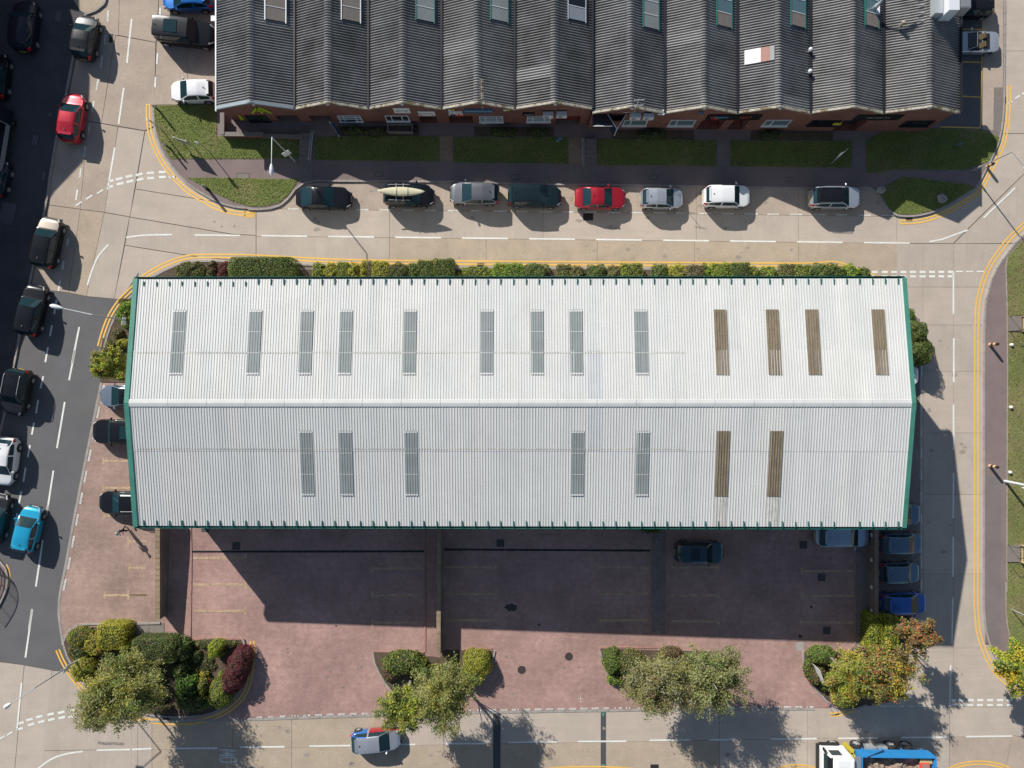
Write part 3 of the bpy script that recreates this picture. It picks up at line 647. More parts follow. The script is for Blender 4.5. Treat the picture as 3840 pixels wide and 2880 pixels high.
# grubby lap sealant over the west part
for y in (LN-.11, LS+.11):
    lo, hi = (XW+.5, 12.2)
    pr = ribprofile(lo, hi); vs = []; fs = []
    for x, h in pr: vs += [(x, y-.05, rz(x, y-.05)+h+.018), (x, y+.05, rz(x, y+.05)+h+.018)]
    for i in range(len(pr)-1): fs.append((2*i, 2*i+2, 2*i+3, 2*i+1))
    mesh('lap_sealant', vs, fs, MT['roof_dirt'], wh, True)
RLN = [385,550,662,747,886,1052,1160,1244,1384,1555,1667,1752,1894]; RLS = [664,749,889,1247,1386,1557,1670]
def rooflight(px, py0, py1, brown):
    z = 9.9; a = WZ('P', px, py0, z); b = WZ('P', px, py1, z); ym = (a.y+b.y)/2; c = WZ('P', px, (py0+py1)/2, rz(0, ym)-.2)
    x = c.x; hw = .46; y0, y1 = sorted((a.y, b.y))
    root = roofsheet('rooflight', x-hw, x+hw, y0, y1, .045, 'rooflight_brown' if brown else 'rooflight_grey', wh, .045 if brown else .025)
    root['label'] = 'brown weathered translucent roof sheet' if brown else 'grey translucent roof sheet'
    if not brown:
        for t in (.02, .335, .66, .98):
            y = y0+(y1-y0)*t; vs = []; pr = ribprofile(x-hw, x+hw, rh=.025); w2 = .02 if .1 < t < .9 else .06
            for xx, h in pr: vs += [(xx, y-w2, rz(xx, y-w2)+h+.055), (xx, y+w2, rz(xx, y+w2)+h+.055)]
            mesh('glazing_strap', vs, [(2*i, 2*i+2, 2*i+3, 2*i+1) for i in range(len(pr)-1)], MT['roof_white2'], root, True)
for px in RLN: rooflight(px, 668, 810, px > 1500)
for px in RLS: rooflight(px, 930, 1073, px > 1500)
# dirt washed down below the weathered rooflights
for px in (1557,1670):
    c = WZ('P', px, 1100, 9.8)
    pr = ribprofile(c.x-.43, c.x+.43); vs = []
    y0, y1 = YS-.05, WZ('P', px, 1073, 9.9).y-.05
    for x, h in pr: vs += [(x, y0, rz(x, y0)+h+.022), (x, y1, rz(x, y1)+h+.022)]
    mesh('dirt_run', vs, [(2*i, 2*i+2, 2*i+3, 2*i+1) for i in range(len(pr)-1)], MT['roof_stain'], wh, True)
# ridge capping
n = 20; wl = (XE-XW-.52)/n
for i in range(n):
    x0 = XW+.28+i*wl+.008; x1 = x0+wl-.016; vs = []; up = .075+random.uniform(0,.006)
    for x in (x0, x1):
        for y, dz in ((YR-.27,-.03),(YR-.25,.0),(YR-.03,.01),(YR+.03,.01),(YR+.25,.0),(YR+.27,-.03)): vs.append((x, y, rz(x, y)+up+dz))
    mesh('ridge_cap', vs, [(k, k+6, k+7, k+1) for k in range(5)], MT['roof_white2'], wh, True)
# green verge flashing and barge boards on both gables
for xa, xb, nm in ((XW-.05, XW+.29, 'verge_flashing'), (XE-.25, XE+.05, 'verge_flashing')):
    for y0, y1 in ((YS-.12, YR), (YR, YN+.12)):
        ys = [y0+(y1-y0)*t/5 for t in range(6)]
        for k in range(5):
            ya, yb = ys[k]+.004, ys[k+1]-.004; lo = max(YS, min(YN, ya)); hi = max(YS, min(YN, yb)); vs = []
            for x in (xa, xb):
                vs += [(x, ya, rz(x, lo)+.09), (x, yb, rz(x, hi)+.09)]
            for x in ((xa, xb) if xa > 0 else (xa, xb)):
                vs += [(x, ya, rz(x, lo)-.35), (x, yb, rz(x, hi)-.35)]
            mesh('verge_flashing', vs, [(0,2,3,1),(0,1,5,4),(2,6,7,3),(0,4,6,2),(1,3,7,5)], MT['green_trim'], wh, True)
for s, y in ((1, YN), (-1, YS)):
    mb = MB(); vs = []
    prof = [(.02,-.02),(.02,-.2),(.2,-.2),(.2,.02),(.17,.02),(.17,-.16),(.05,-.16)]
    for x in (XW-.05, XE+.05):
        for dy, dz in prof: vs.append((x, y+s*(dy+.04), EZ+tz(x)+dz-.02))
    k = len(prof); mesh('gutter', vs, [(i, (i+1)%k, (i+1)%k+k, i+k) for i in range(k)], MT['green_dark'], wh, True)
    nb = 60
    for i in range(nb):
        x = XW+.75+i*(XE-XW-1.3)/(nb-1)
        if s < 0 and i == 55: continue
        yy = y - s*.22; mb = MB()
        short = s > 0 and i < 9
        L = .34 if short else .44; yc = y - s*(.28 if short else .13)
        mb.box((x, yc, rz(x, y-s*.2)+.06), (.05, L, .10)).build('gutter_bracket', MT['green_dark'], wh, True)
# ------------------------------------------------------------------ yard walls
def wallthing(name, label, pts, h0, h1, th, m, cop, hz=None):
    a, b = pts; root = thing(name, label, 'wall', ((a.x+b.x)/2, (a.y+b.y)/2, gz((a.x+b.x)/2)))
    d = (b-a); d.z = 0; d.normalize(); q = Vector((-d.y, d.x, 0))*th/2
    vs = []
    for p, h in ((a,h0),(b,h1)):
        for s, z in ((-1,-.3),(1,-.3),(1,h-.06),(-1,h-.06)):
            v = p+q*s; vs.append((v.x, v.y, gz(p.x)+z))
    mesh('wall_face', vs, [(0,1,2,3),(7,6,5,4),(3,2,6,7),(0,3,7,4),(1,5,6,2)], MT[m], root, True)
    L = (b-a).length; nc = max(1, int(L/.45))
    for i in range(nc):
        t0, t1 = i/nc, (i+1)/nc; p0, p1 = a.lerp(b, t0), a.lerp(b, t1); z0 = gz(p0.x)+h0+(h1-h0)*t0; vs = []
        for p, e in ((p0, .006), (p1, -.006)):
            pp = p+d*e
            for s, z in ((-1.06,-.06),(1.06,-.06),(1.06,0),(-1.06,0)):
                v = pp+q*s; vs.append((v.x, v.y, z0+z+.001))
        mesh('coping_brick', vs, [(0,1,2,3),(7,6,5,4),(3,2,6,7),(0,3,7,4),(1,5,6,2)], MT[cop], root, True)
    return root
wallthing('retaining_wall', 'tan brick wall between the west car park and the brick yard', (W('n',200,100,1.75), W('n',201,858,1.3)), 1.75, 1.3, .36, 'brick_grey', 'brick_tan')
mw = wallthing('yard_wall', 'tan brick wall dividing the two western yards, black post boxes at its south end', (W('o',112,200,1.55), W('o',108,1500,1.55)), 1.55, 1.55, .32, 'brick_grey', 'brick_tan')
for w, x, y, s in (('o',86,1208,-1),('o',128,1215,1)):
    p = W(w, x, y, 1.1); MB().box(p, (.16,.42,.5)).build('post_box', MT['black_plastic'], mw, True)
ew = wallthing('yard_wall', 'grey brick wall beside the east parking bays, four white plates on its face', (W('p',2048,150,1.4), W('p',2046,1075,1.4)), 1.4, 1.4, .3, 'brick_grey', 'brick_grey')
for y in (360,575,810,1015):
    p = W('p', 2012, y, .85); MB().box((W('p',2046,y,1.4).x-.165, p.y, p.z), (.02,.3,.32)).build('plate', MT['sign_white'], ew, True)
# slot drains across the yards, covers
def cover(name, label, cat, w, x, y, dx, dy, m, h=.024, group=None, fr=True, ang=0):
    c = W(w, x, y); t = thing(name, label, cat, (c.x, c.y, gz(c.x)+h), (0, math.atan(SL), R(ang)), group)
    if fr:
        b = MB(); s = .035
        for cx, cy, ex, ey in ((0,dy/2,dx+s,s),(0,-dy/2,dx+s,s),(dx/2,0,s,dy-s),(-dx/2,0,s,dy-s)): b.box((cx,cy,.004),(ex,ey,.012))
        b.build('frame', MT['iron'], t)
    MB().box((0,0,.002),(dx-.03,dy-.03,.008)).build('lid', MT[m], t); return t
def drain(w, x0, y0, x1, y1, label):
    a, b = W(w,x0,y0), W(w,x1,y1); c = (a+b)/2; t = thing('slot_drain', label, 'drain', (c.x, c.y, gz(c.x)+.024))
    n = int((b-a).length/1.0)
    for i in range(n):
        p, q = a.lerp(b, (i+.01)/n), a.lerp(b, (i+.99)/n); mesh('grating', *ribbon([p, q], .17, .031), MT['black_gutter'], t, True)
drain('n', 440, 396, 2015, 394, 'dark slot drain across the westernmost brick yard'); drain('o', 160, 517, 2060, 527, 'dark slot drain across the middle brick yard')
for w, x, y, lab in (('n',737,357,'square dark manhole cover beside the west slot drain'),('n',527,236,'square dark cover at the foot of the warehouse eave'),('o',680,458,'square dark manhole cover north of the middle slot drain'),
    ('p',1568,725,'square dark cover in the middle of the east yard'),('p',1612,1185,'square dark cover near the shadow edge in the east yard'),('p',1410,445,'faint square cover near the pale blue parked car')):
    cover('manhole_cover', lab, 'manhole', w, x, y, .6, .6, 'dark_tarmac', .024)
for w, x, y, lab in (('j',360,810,'round brown manhole cover, the lower left of two'),('j',768,695,'round brown manhole cover, the upper right of two')):
    c = W(w,x,y); t = thing('manhole_cover', lab, 'manhole', (c.x,c.y,gz(c.x)+.022), (0,math.atan(SL),0))
    MB().tube([(0,0,0),(0,0,.012)], .34, 20).build('frame', MT['iron'], t); MB().tube([(0,0,.004),(0,0,.016)], .29, 20).build('lid', MT['iron'], t)
for i, (w, x, y) in enumerate((('b',1523,1510),('c',857,1532),('c',2052,1535),('d',1517,1555),('e',1370,1600))):
    cover('pavement_cover', ['grey cover in the shaded pavement above the black coupe','grey cover in the shaded pavement above the dark green car','grey cover in the shaded pavement above the silver hatchback','grey cover in the shaded pavement above the black roofed silver car','grey cover in the pavement near the east grass corner'][i], 'cover', w, x, y, .62, .38, 'cover_grey', .108)
cover('pavement_cover', 'concrete cover at the edge of the sunlit pavement', 'cover', 'b', 352, 1528, 1.0, .52, 'cover_grey', .108)
for w, x, y, dx, dy, lab in (('v2',320,540,.5,.85,'pale cover in the shaded west pavement'),('v2',457,315,.4,.4,'small square cover in the west pavement beside the red car'),('v2',397,855,.28,.7,'narrow cover by the west kerb'),('v1',1230,350,.5,.9,'pale cover in the pavement left of the topmost black car'),('v2',75,1190,1.2,1.8,'large faint patch cover in the west pavement')):
    cover('pavement_cover', lab, 'cover', w, x, y, dx, dy, 'asphalt', .106, ang=-12)
def gully(w, x, y, dx, dy, lab, ang=0, h=.002):
    c = W(w,x,y); t = thing('gully_grate', lab, 'drain', (c.x,c.y,gz(c.x)+h), (0,math.atan(SL),R(ang)))
    MB().box((0,0,.003),(dx,dy,.008)).build('pit', MT['black_gutter'], t)
    n = max(4, int(dx/.06)); 
    for i in range(n): MB().box((-dx/2+(i+.5)*dx/n, 0, .011),(dx/n*.45, dy, .012)).build('bar', MT['iron'], t)
gully('N',1803,994,.6,.36,'drain grating interrupting the yellow lines north of the warehouse'); gully('m',1220,282,.55,.3,'drain grating in the yellow lines at the north east corner'); gully('e',2040,862,.35,.55,'drain grating at the east kerb beside the start of the yellow lines')
gully('h',1435,1243,.6,.35,'drain grating in the yellow lines below the south west bed', 0, .012); gully('r2',1885,530,.85,.6,'dark drain grating below the red saloon'); gully('a',1328,262,.4,.6,'drain grating behind the black off-roader', 0); gully('a',960,330,.3,.7,'drain grating right of the topmost black car', -6); gully('j',1508,1648,.7,.4,'drain grating at the south kerb')
# ------------------------------------------------------------------ row of brick units to the north
VX = [468,637,796,954,1112,1280,1436,1593,1751,1909,2075]
def vx(P): return (P-1106)*.0395*.9205
un = thing('unit_row', 'row of ten brick units with dark corrugated gabled roofs', 'building', (vx(1280), 29, gz(vx(1280))))
YB = 36.0
LAB = ['lime','brick']
def opening_wall(name, x0, x1, zb, ztop, Y, ops, m, parent, depth=.25, back=None):
    """gable wall facing south with rectangular openings ops=[(xa,xb,za,zb,depth,backmat)]"""
    xm = (x0+x1)/2; prof = lambda x: ztop[0]+(ztop[1]-ztop[0])*(1-abs(x-xm)/((x1-x0)/2))
    xs = sorted(set([x0, xm, x1]+[v for o in ops for v in o[:2]])); zs = sorted(set([zb, ztop[0]-.05]+[v for o in ops for v in o[2:4]]))
    mb = MB()
    for i in range(len(xs)-1):
        xa, xb = xs[i], xs[i+1]; cx = (xa+xb)/2
        for j in range(len(zs)-1):
            za, zc = zs[j], zs[j+1]; cz = (za+zc)/2
            if any(o[0] < cx < o[1] and o[2] < cz < o[3] for o in ops): continue
            mb.add([(xa,Y,za),(xb,Y,za),(xb,Y,zc),(xa,Y,zc)], [(0,1,2,3)])
        mb.add([(xa,Y,zs[-1]),(xb,Y,zs[-1]),(xb,Y,prof(xb)),(xa,Y,prof(xa))], [(0,1,2,3)])
    for xa, xb, za, zc, dp, bm in ops:
        Z = Y+dp; mb.add([(xa,Y,za),(xa,Z,za),(xa,Z,zc),(xa,Y,zc)], [(0,1,2,3)]); mb.add([(xb,Y,za),(xb,Z,za),(xb,Z,zc),(xb,Y,zc)], [(3,2,1,0)])
        mb.add([(xa,Y,zc),(xa,Z,zc),(xb,Z,zc),(xb,Y,zc)], [(0,1,2,3)]); mb.add([(xa,Y,za),(xa,Z,za),(xb,Z,za),(xb,Y,za)], [(3,2,1,0)])
    w = mb.build(name, MT[m], parent, True)
    for xa, xb, za, zc, dp, bm in ops:
        if bm: mesh('door_leaf', [(xa,Y+dp-.01,za),(xb,Y+dp-.01,za),(xb,Y+dp-.01,zc),(xa,Y+dp-.01,zc)], [(0,1,2,3)], MT[bm], w, True)
    return w
def quadF(w, pts, Y): return [FY(w, x, y, Y) for x, y in pts]
def rect(w, x0, y0, x1, y1, Y):                # centre column of a slanted facade rectangle
    a, b = FY(w, x0, y0, Y), FY(w, x1, y1, Y); return (min(a.x,b.x), max(a.x,b.x), min(a.z,b.z), max(a.z,b.z))
Yw = lambda i: 21.72 if i < 5 else 21.43
def rectq(w, tl, br, Y):                        # top-left and bottom-right of the true rectangle
    a, b = FY(w, *tl, Y), FY(w, *br, Y); return a.x, b.x, b.z, a.z
OPS = {i: [] for i in range(10)}; WINS = []; 
def op(i, w, tl, tr, depth, bm, zb=None):
    a, b = FY(w, *tl, Yw(i)), FY(w, *tr, Yw(i)); z0 = (gz(a.x)+.14) if zb is None else zb
    OPS[i].append((a.x, b.x, z0, a.z, depth, bm))
op(0,'q1',(1050,335),(1440,335),1.6,'door_dark'); op(1,'q1',(1640,340),(2005,340),1.0,'door_red')
op(2,'q2',(1815,305),(2190,305),1.1,'door_green'); op(3,'q3',(445,305),(945,305),.9,'door_red'); op(4,'q4',(588,255),(1010,258),.35,'door_red')
op(5,'q4',(1225,335),(1525,335),.7,'door_red'); op(6,'q5',(830,300),(1205,300),.6,'door_red'); op(7,'q5',(1335,300),(1590,300),.6,'door_red')
op(8,'q6',(715,245),(1030,245),.6,'door_dark'); op(8,'q6',(1135,248),(1290,248),.6,'door_red')
for i in range(10):
    x0, x1 = vx(VX[i]), vx(VX[i+1]); zv = 4.8 if i < 5 else 4.7; zp = zv+1.25; Y = Yw(i); ys = Y-.12
    xa, xb = x0+(.22 if i == 0 else 0), x1-(.25 if i == 9 else 0)
    gw = opening_wall('gable_wall', xa, xb, gz(x0)-.6, (zv-.10, zp-.12), Y, [o for o in OPS[i] if o[0] > xa and o[1] < xb] , 'brick_wall', un)
    if i in (0, 9):
        x = xa if i == 0 else xb; mesh('side_wall', [(x,Y,gz(x)-.6),(x,YB,gz(x)-.6),(x,YB,zv-.1),(x,Y,zv-.1)], [(0,1,2,3)], MT['brick_wall'], un, True)
    # corrugated sheets, one metre wide, lapped
    xm = (x0+x1)/2; PIT, AMP, NP = .205, .052, 10; cw = 5*PIT; ns = int((YB-ys)/cw)+1
    for (ea, za, eb, zb_) in ((x0, zv, xm, zp), (x1, zv, xm, zp)):
        vs = []; fs = []; L = math.hypot(eb-ea, zb_-za); nx, nz = -(zb_-za)/L*(1 if eb > ea else -1), abs(eb-ea)/L
        cols = 3
        for k in range(5*NP+1):
            y = k*PIT/NP; c = AMP*math.cos(2*math.pi*k/NP)
            for q in range(cols):
                t = q/(cols-1); sag = -.012*math.sin(math.pi*t); vs.append((ea+(eb-ea)*t+nx*c, y, za+(zb_-za)*t+nz*(c+sag)))
        for k in range(5*NP):
            for q in range(cols-1):
                a = k*cols+q; f = (a, a+1, a+cols+1, a+cols); fs.append(f if eb > ea else f[::-1])
        me = bpy.data.meshes.new('roof_sheet'); me.from_pydata(vs, [], fs); vr = ['fibre_cement','fibre_cement_b','fibre_cement','fibre_cement_c','fibre_cement_b','fibre_cement','fibre_cement_c','fibre_cement','fibre_cement_c','fibre_cement_c'][i]; me.materials.append(MT[vr]); me.shade_smooth()
        for s in range(ns):
            o = put('roof_sheet', me, un, True); o.location = o.location + Vector((0, ys+s*cw, random.uniform(-.006,.006)))
            if random.random() < .03: o.material_slots[0].link = 'OBJECT'; o.material_slots[0].material = MT[random.choice(['fibre_cement_new','fibre_cement_b'])]
    vs = []; fs = []; k_n = int((YB-ys)/PIT*NP)
    for k in range(k_n+1):
        y = ys+k*PIT/NP; c = AMP*math.cos(2*math.pi*k/NP)+.035
        for dx, dz in ((-.3,-.3*1.25/((x1-x0)/2)),(-.12,-.035),(0,0),(.12,-.035),(.3,-.3*1.25/((x1-x0)/2))): vs.append((xm+dx, y, zp+dz+c))
    for k in range(k_n):
        for q in range(4): a = k*5+q; fs.append((a, a+1, a+6, a+5))
    mesh('ridge_piece', vs, fs, MT['fibre_cement'], un, True, True)
    # verge
    vm = 'flashing' if i == 0 else 'lichen'; dp = .24 if i == 0 else .17
    for (ea, za, eb, zb_) in ((x0, zv, xm, zp), (x1, zv, xm, zp)):
        vs = []
        for (x, z) in ((ea, za), (eb, zb_)): vs += [(x, ys-.05, z+.07), (x, ys-.05+dp, z+.07), (x, ys-.05, z-.13), (x, ys-.05+dp, z-.02)]
        mesh('verge', vs, [(0,4,5,1),(0,2,6,4),(1,5,7,3),(2,3,7,6),(0,1,3,2),(4,6,7,5)], MT[vm], un, True)
    MB().box((x1 if i < 9 else x1+.03, (YB+ys)/2, zv+.08), (.15, YB-ys, .18)).build('valley_gutter', MT['black_gutter'], un, True)
    # light under the gable
    if i not in (3, 8): 
        p = Vector((xm+random.uniform(-.2,.2), Y-.1, zp-.45)); MB().tube([p+Vector((0,-.05,0)), p+Vector((0,.06,0))], [.1,.17], 10).build('bulkhead_lamp', MT['lamp_white'], un, True)
MB().box((vx(468)-.04, (YB+21.4)/2, 4.8), (.1, YB-21.4, .14)).build('eave_gutter', MT['galv'], un, True)
mesh('step_wall', [(vx(1280),21.5,4.5),(vx(1280),YB,4.5),(vx(1280),YB,4.98),(vx(1280),21.5,4.98)], [(0,1,2,3)], MT['black_gutter'], un, True)
# windows
def window(i, w, tl, br, cols, rows, glass='dark_glass', frame='pvc_white', splits=None):
    Y = Yw(i); x0, x1, z0, z1 = rectq(w, tl, br, Y); f = MB(); t = .06
    for c, d in ((((x0+x1)/2,Y-.02,z0),(x1-x0+t,.1,t)),(((x0+x1)/2,Y-.02,z1),(x1-x0+t,.1,t)),((x0,Y-.02,(z0+z1)/2),(t,.1,z1-z0-t)),((x1,Y-.02,(z0+z1)/2),(t,.1,z1-z0-t))): f.box(c, d)
    xs = [x0+(x1-x0)*s for s in (splits or [k/cols for k in range(1, cols)])]
    for x in xs: f.box((x,Y-.02,(z0+z1)/2),(t,.09,z1-z0-t))
    for k in range(1, rows): f.box(((x0+x1)/2,Y-.02,z0+(z1-z0)*k/rows),(x1-x0-t,.08,t*.7))
    fo = f.build('window', MT[frame], un, True)
    xx = [x0]+xs+[x1]
    for k in range(len(xx)-1): mesh('pane', [(xx[k],Y-.012,z0),(xx[k+1],Y-.012,z0),(xx[k+1],Y-.012,z1),(xx[k],Y-.012,z1)], [(0,1,2,3)], MT[glass], fo, True)
    MB().box(((x0+x1)/2,Y-.07,z0-.07),(x1-x0+.2,.16,.05)).build('sill', MT[frame], fo, True)
def lerpx(a, b): return a
window(0,'q1',(545,335),(985,428),3,1,'door_green','black_plastic'); window(1,'q2',(135,292),(660,400),3,3,'pane_teal',splits=(.24,.76)); window(2,'q2',(1125,292),(1635,400),3,1,'dark_glass',splits=(.25,.72))
window(3,'q3',(1097,308),(1576,412),3,3,'pane_teal',splits=(.24,.75)); window(4,'q4',(82,256),(470,342),3,3,'pane_teal',splits=(.24,.75)); window(5,'q4',(1765,322),(2120,408),2,1,'pane_teal',splits=(.3,))
window(6,'q5',(330,297),(665,380),2,1,'pane_teal',splits=(.28,)); window(7,'q5',(1855,297),(2165,380),2,1,'pane_teal',splits=(.3,)); window(8,'q6',(305,245),(600,305),2,3,'dark_glass','black_plastic',splits=(.3,)); window(9,'q6',(1530,250),(1790,312),2,1,'dark_glass','black_plastic',splits=(.3,))
def board(name, label, i, w, tl, br, m, dy=.05, parent=None):
    Y = Yw(i)-dy; x0, x1, z0, z1 = rectq(w, tl, br, Y); c = ((x0+x1)/2, Y, (z0+z1)/2)
    t = thing(name, label, 'sign', c); MB().box(c, (x1-x0, .05, z1-z0)).build('panel', MT[m], t, True)
    return t, c, x1-x0, z1-z0, Y-.032
MX = lambda x, y, z: Matrix.Translation((x, y, z)) @ Matrix.Rotation(R(90), 4, 'X')
# unit 1: lime green emblem and flag panel
Y = Yw(0)-.05; em = thing('wall_emblem', 'lime green letter strokes high on the westernmost brick gable', 'sign', quadF('q1',[(800,260)],Y)[0])
for p, q, t in (((745,205),(672,296),.2),((745,205),(850,296),.2),((790,203),(1000,296),.22),((735,265),(880,262),.07)):
    a, b = FY('q1',*p,Y), FY('q1',*q,Y); d = (b-a).normalized(); n_ = Vector((-d.z,0,d.x))*t/2
    vs = [a-n_, b-n_, b+n_, a+n_]; mesh('stroke', [v+Vector((0,e,0)) for e in (-.03,.03) for v in vs], [(0,1,2,3),(7,6,5,4),(0,4,5,1),(1,5,6,2),(2,6,7,3),(3,7,4,0)], MT['lime'], em, True)
fp = quadF('q1',[(430,310),(545,415),(465,415)],Yw(0)-.06); t = thing('flag_panel', 'lime green triangular panel beside the west unit window', 'sign', fp[0])
mesh('panel', [v+Vector((0,e,0)) for e in (-.02,.02) for v in fp], [(0,2,1),(3,4,5),(0,1,4,3),(1,2,5,4),(2,0,3,5)], MT['lime'], t, True)
t, c, w_, h_, y = board('shop_sign', 'navy sign with white right end below the second unit window', 1,'q2',(220,402),(700,468),'sign_navy')
MB().box((c[0]+w_*.32, y, c[2]), (w_*.32,.02,h_)).build('panel', MT['sign_white'], t, True); MB().tube([(c[0]+w_*.34,y-.01,c[2]),(c[0]+w_*.34,y-.03,c[2])], h_*.28, 12).build('emblem', MT['sign_navy'], t, True); MB().box((c[0]-w_*.2,y,c[2]),(w_*.45,.02,.06)).build('lettering', MT['sign_white'], t, True)
t, c, w_, h_, y = board('shop_sign', 'white sign with green and black script on the third brick gable', 2,'q2',(1285,138),(1662,241),'sign_white')
for k in range(16): MB().box((c[0]+(k-7.5)*w_*.052, y, c[2]+random.uniform(-.06,.06)), (w_*.022,.02,random.uniform(.1,.26))).build('lettering', MT['sign_green' if 5 < k < 11 else 'sign_black'], t, True)
t, c, w_, h_, y = board('shop_sign', 'white sign reading Dutch above the dark green entrance', 2,'q2',(1800,210),(2178,300),'sign_white')
text_obj('Dutch', .34, MT['sign_black'], t, MX(c[0]-.1, y, c[2]+.07), sx=1.5)
for s in (-1,1): MB().box((c[0]+s*w_*.36, y, c[2]-h_*.28), (.22,.02,.13)).build('emblem', MT['sign_red'], t, True)
t, c, w_, h_, y = board('letting_board', 'white TO LET board on the fourth unit', 3,'q3',(448,207),(755,299),'sign_white')
text_obj('TO LET', .28, MT['sign_black'], t, MX(c[0], y, c[2]+h_*.2), sx=1.35)
MB().box((c[0]-w_*.22,y,c[2]-h_*.27),(w_*.42,.02,h_*.34)).build('panel', MT['sign_navy'], t, True); MB().box((c[0]+w_*.24,y,c[2]-h_*.27),(w_*.42,.02,h_*.34)).build('panel', MT['sign_red'], t, True)
t, c, w_, h_, y = board('shop_sign', 'long blue sign with pale lettering on the fourth gable', 3,'q3',(765,162),(1375,238),'sign_blue')
text_obj('Dynamic Aluminium Ltd', .21, MT['sign_white'], t, MX(c[0], y, c[2]), sx=1.05)
for x0, lab in ((445,'small yellow and white sign above the TO LET board'),(1592,'small yellow and white sign right of the long blue sign')):
    t, c, w_, h_, y = board('small_sign', lab, 3,'q3',(x0,165),(x0+132,192),'sign_yellow'); MB().box((c[0]-w_*.3,y,c[2]),(w_*.4,.02,h_)).build('panel', MT['sign_white'], t, True)
t, c, w_, h_, y = board('small_sign', 'small green sign below the fourth unit window', 3,'q3',(1157,438),(1293,465),'sign_green'); MB().box((c[0]-w_*.3,y,c[2]),(w_*.35,.02,h_*.7)).build('panel', MT['sign_white'], t, True)
t, c, w_, h_, y = board('shop_sign', 'black sign with grey lettering left of the wall air conditioners', 4,'q4',(0,197),(198,252),'sign_black')
text_obj('inquiry', .25, MT['sign_white'], t, MX(c[0], y, c[2]-.03), sx=1.0, shear=.2)
t, c, w_, h_, y = board('shop_sign', 'wide black sign with blue HBM and red Cash and Carry', 6,'q5',(925,213),(1715,297),'sign_black')
text_obj('HBM', .34, MT['cyan'], t, MX(c[0]-w_*.24, y, c[2]), sx=1.5, shear=.25); text_obj('Cash &', .24, MT['sign_red'], t, MX(c[0]+w_*.22, y, c[2]+.12), sx=1.3, shear=.25); text_obj('Carry', .24, MT['sign_red'], t, MX(c[0]+w_*.2, y, c[2]-.14), sx=1.3, shear=.25)
arc = [(c[0]-w_*.3+.55*math.cos(a)*1.0, y-.005, c[2]+.26*math.sin(a)) for a in [R(v) for v in range(110, 300, 15)]]; MB().tube(arc, .03, 5).build('swoosh', MT['sign_red'], t, True)
t, c, w_, h_, y = board('shop_sign', 'black sign reading VELOCITY with pale letters', 8,'q6',(900,178),(1400,243),'sign_black')
text_obj('V E L O C I T Y', .26, MT['sign_white'], t, MX(c[0], y, c[2]), sx=1.1)
t, c, w_, h_, y = board('small_sign', 'yellow sign beside the black framed window of the ninth unit', 8,'q6',(585,280),(655,305),'sign_yellow')
t, c, w_, h_, y = board('small_sign', 'small blue box sign high on the seventh gable', 6,'q5',(775,165),(830,202),'sign_blue')
# air conditioning units
for i, w, x0, y0, x1, y1, lab in ((4,'q4',350,218,518,322,'left white air conditioner on the fifth unit'),(4,'q4',585,214,755,322,'right white air conditioner on the fifth unit'),(5,'q4',1850,245,2028,355,'left grey air conditioner on the sixth unit'),(5,'q4',2075,245,2250,355,'right grey air conditioner on the sixth unit')):
    Y = Yw(i); a = FY(w, x0, y0, Y-.4); b = FY(w, x1, y1, Y-.4); zc = a.z-.55
    c = Vector(((a.x+b.x)/2, Y-.28, zc)); t = thing('air_conditioner', lab, 'air conditioner', c)
    MB().box(c, (.82,.34,.58)).build('casing', MT['lamp_white'], t, True); MB().tube([c+Vector((-.12,-.172,0)), c+Vector((-.12,-.182,0))], .2, 14).build('fan_grille', MT['steel'], t, True)
    for s in (-1,1): MB().box(c+Vector((s*.25,.05,-.32)), (.05,.4,.06)).build('bracket', MT['galv'], t, True)
# canopy and V shaped projecting sign at the sixth unit
Y = Yw(5); a = FY('q4',1210,325,Y-.5); b = FY('q4',1550,325,Y-.5); t = thing('door_canopy', 'white edged canopy over the sixth unit door', 'canopy', (a+b)/2)
MB().box((a+b)/2, (b.x-a.x,.9,.06)).build('slab', MT['door_dark'], t, True); MB().box((a+b)/2+Vector((0,-.47,0)), (b.x-a.x,.05,.12)).build('fascia', MT['sign_white'], t, True)
tp = FY('q4',1630,215,Y); bt = W('q4',1620,505,1.2); t = thing('projecting_sign', 'V shaped white edged sign projecting from the sixth unit', 'sign', (tp.x, Y-.5, bt.z))
for s in (-1,1):
    p0 = Vector((tp.x+s*.75, Y-.03, tp.z)); p1 = Vector((tp.x+s*.75, Y-.03, tp.z-1.5)); q0 = Vector((tp.x, Y-1.2, tp.z)); q1 = Vector((tp.x, Y-1.2, tp.z-1.5))
    mesh('panel', [p0,q0,q1,p1], [(0,1,2,3)], MT['sign_navy'], t, True); MB().tube([p0,q0,q1], .035, 6).build('edge', MT['pvc_white'], t, True)
# aerials
def aerial(lab, base, top, boom, n=12):
    t = thing('tv_aerial', lab, 'aerial', base); MB().tube([base, top], .022, 6).build('mast', MT['galv'], t, True); MB().tube([top, top+boom], .02, 6).build('boom', MT['lichen'], t, True)
    for k in range(n):
        p = top+boom*((k+.5)/n); MB().tube([p+Vector((-.16,0,0)), p+Vector((.16,0,0))], .016, 5).build('element', MT['lichen'], t, True)
xr = (vx(954)+vx(1112))/2+.35; aerial('television aerial with many elements on the fourth gable', Vector((xr,21.5,5.0)), Vector((xr,21.5,6.9)), Vector((0,1.5,.1)), 13)
xr = (vx(1280)+vx(1436))/2+.4; b_ = Vector((xr,21.3,4.6)); t = thing('tv_aerial', 'thin aerial mast with long crossbar on the sixth gable', 'aerial', b_)
MB().tube([b_, b_+Vector((0,.1,2.6))], .022, 6).build('mast', MT['lamp_white'], t, True)
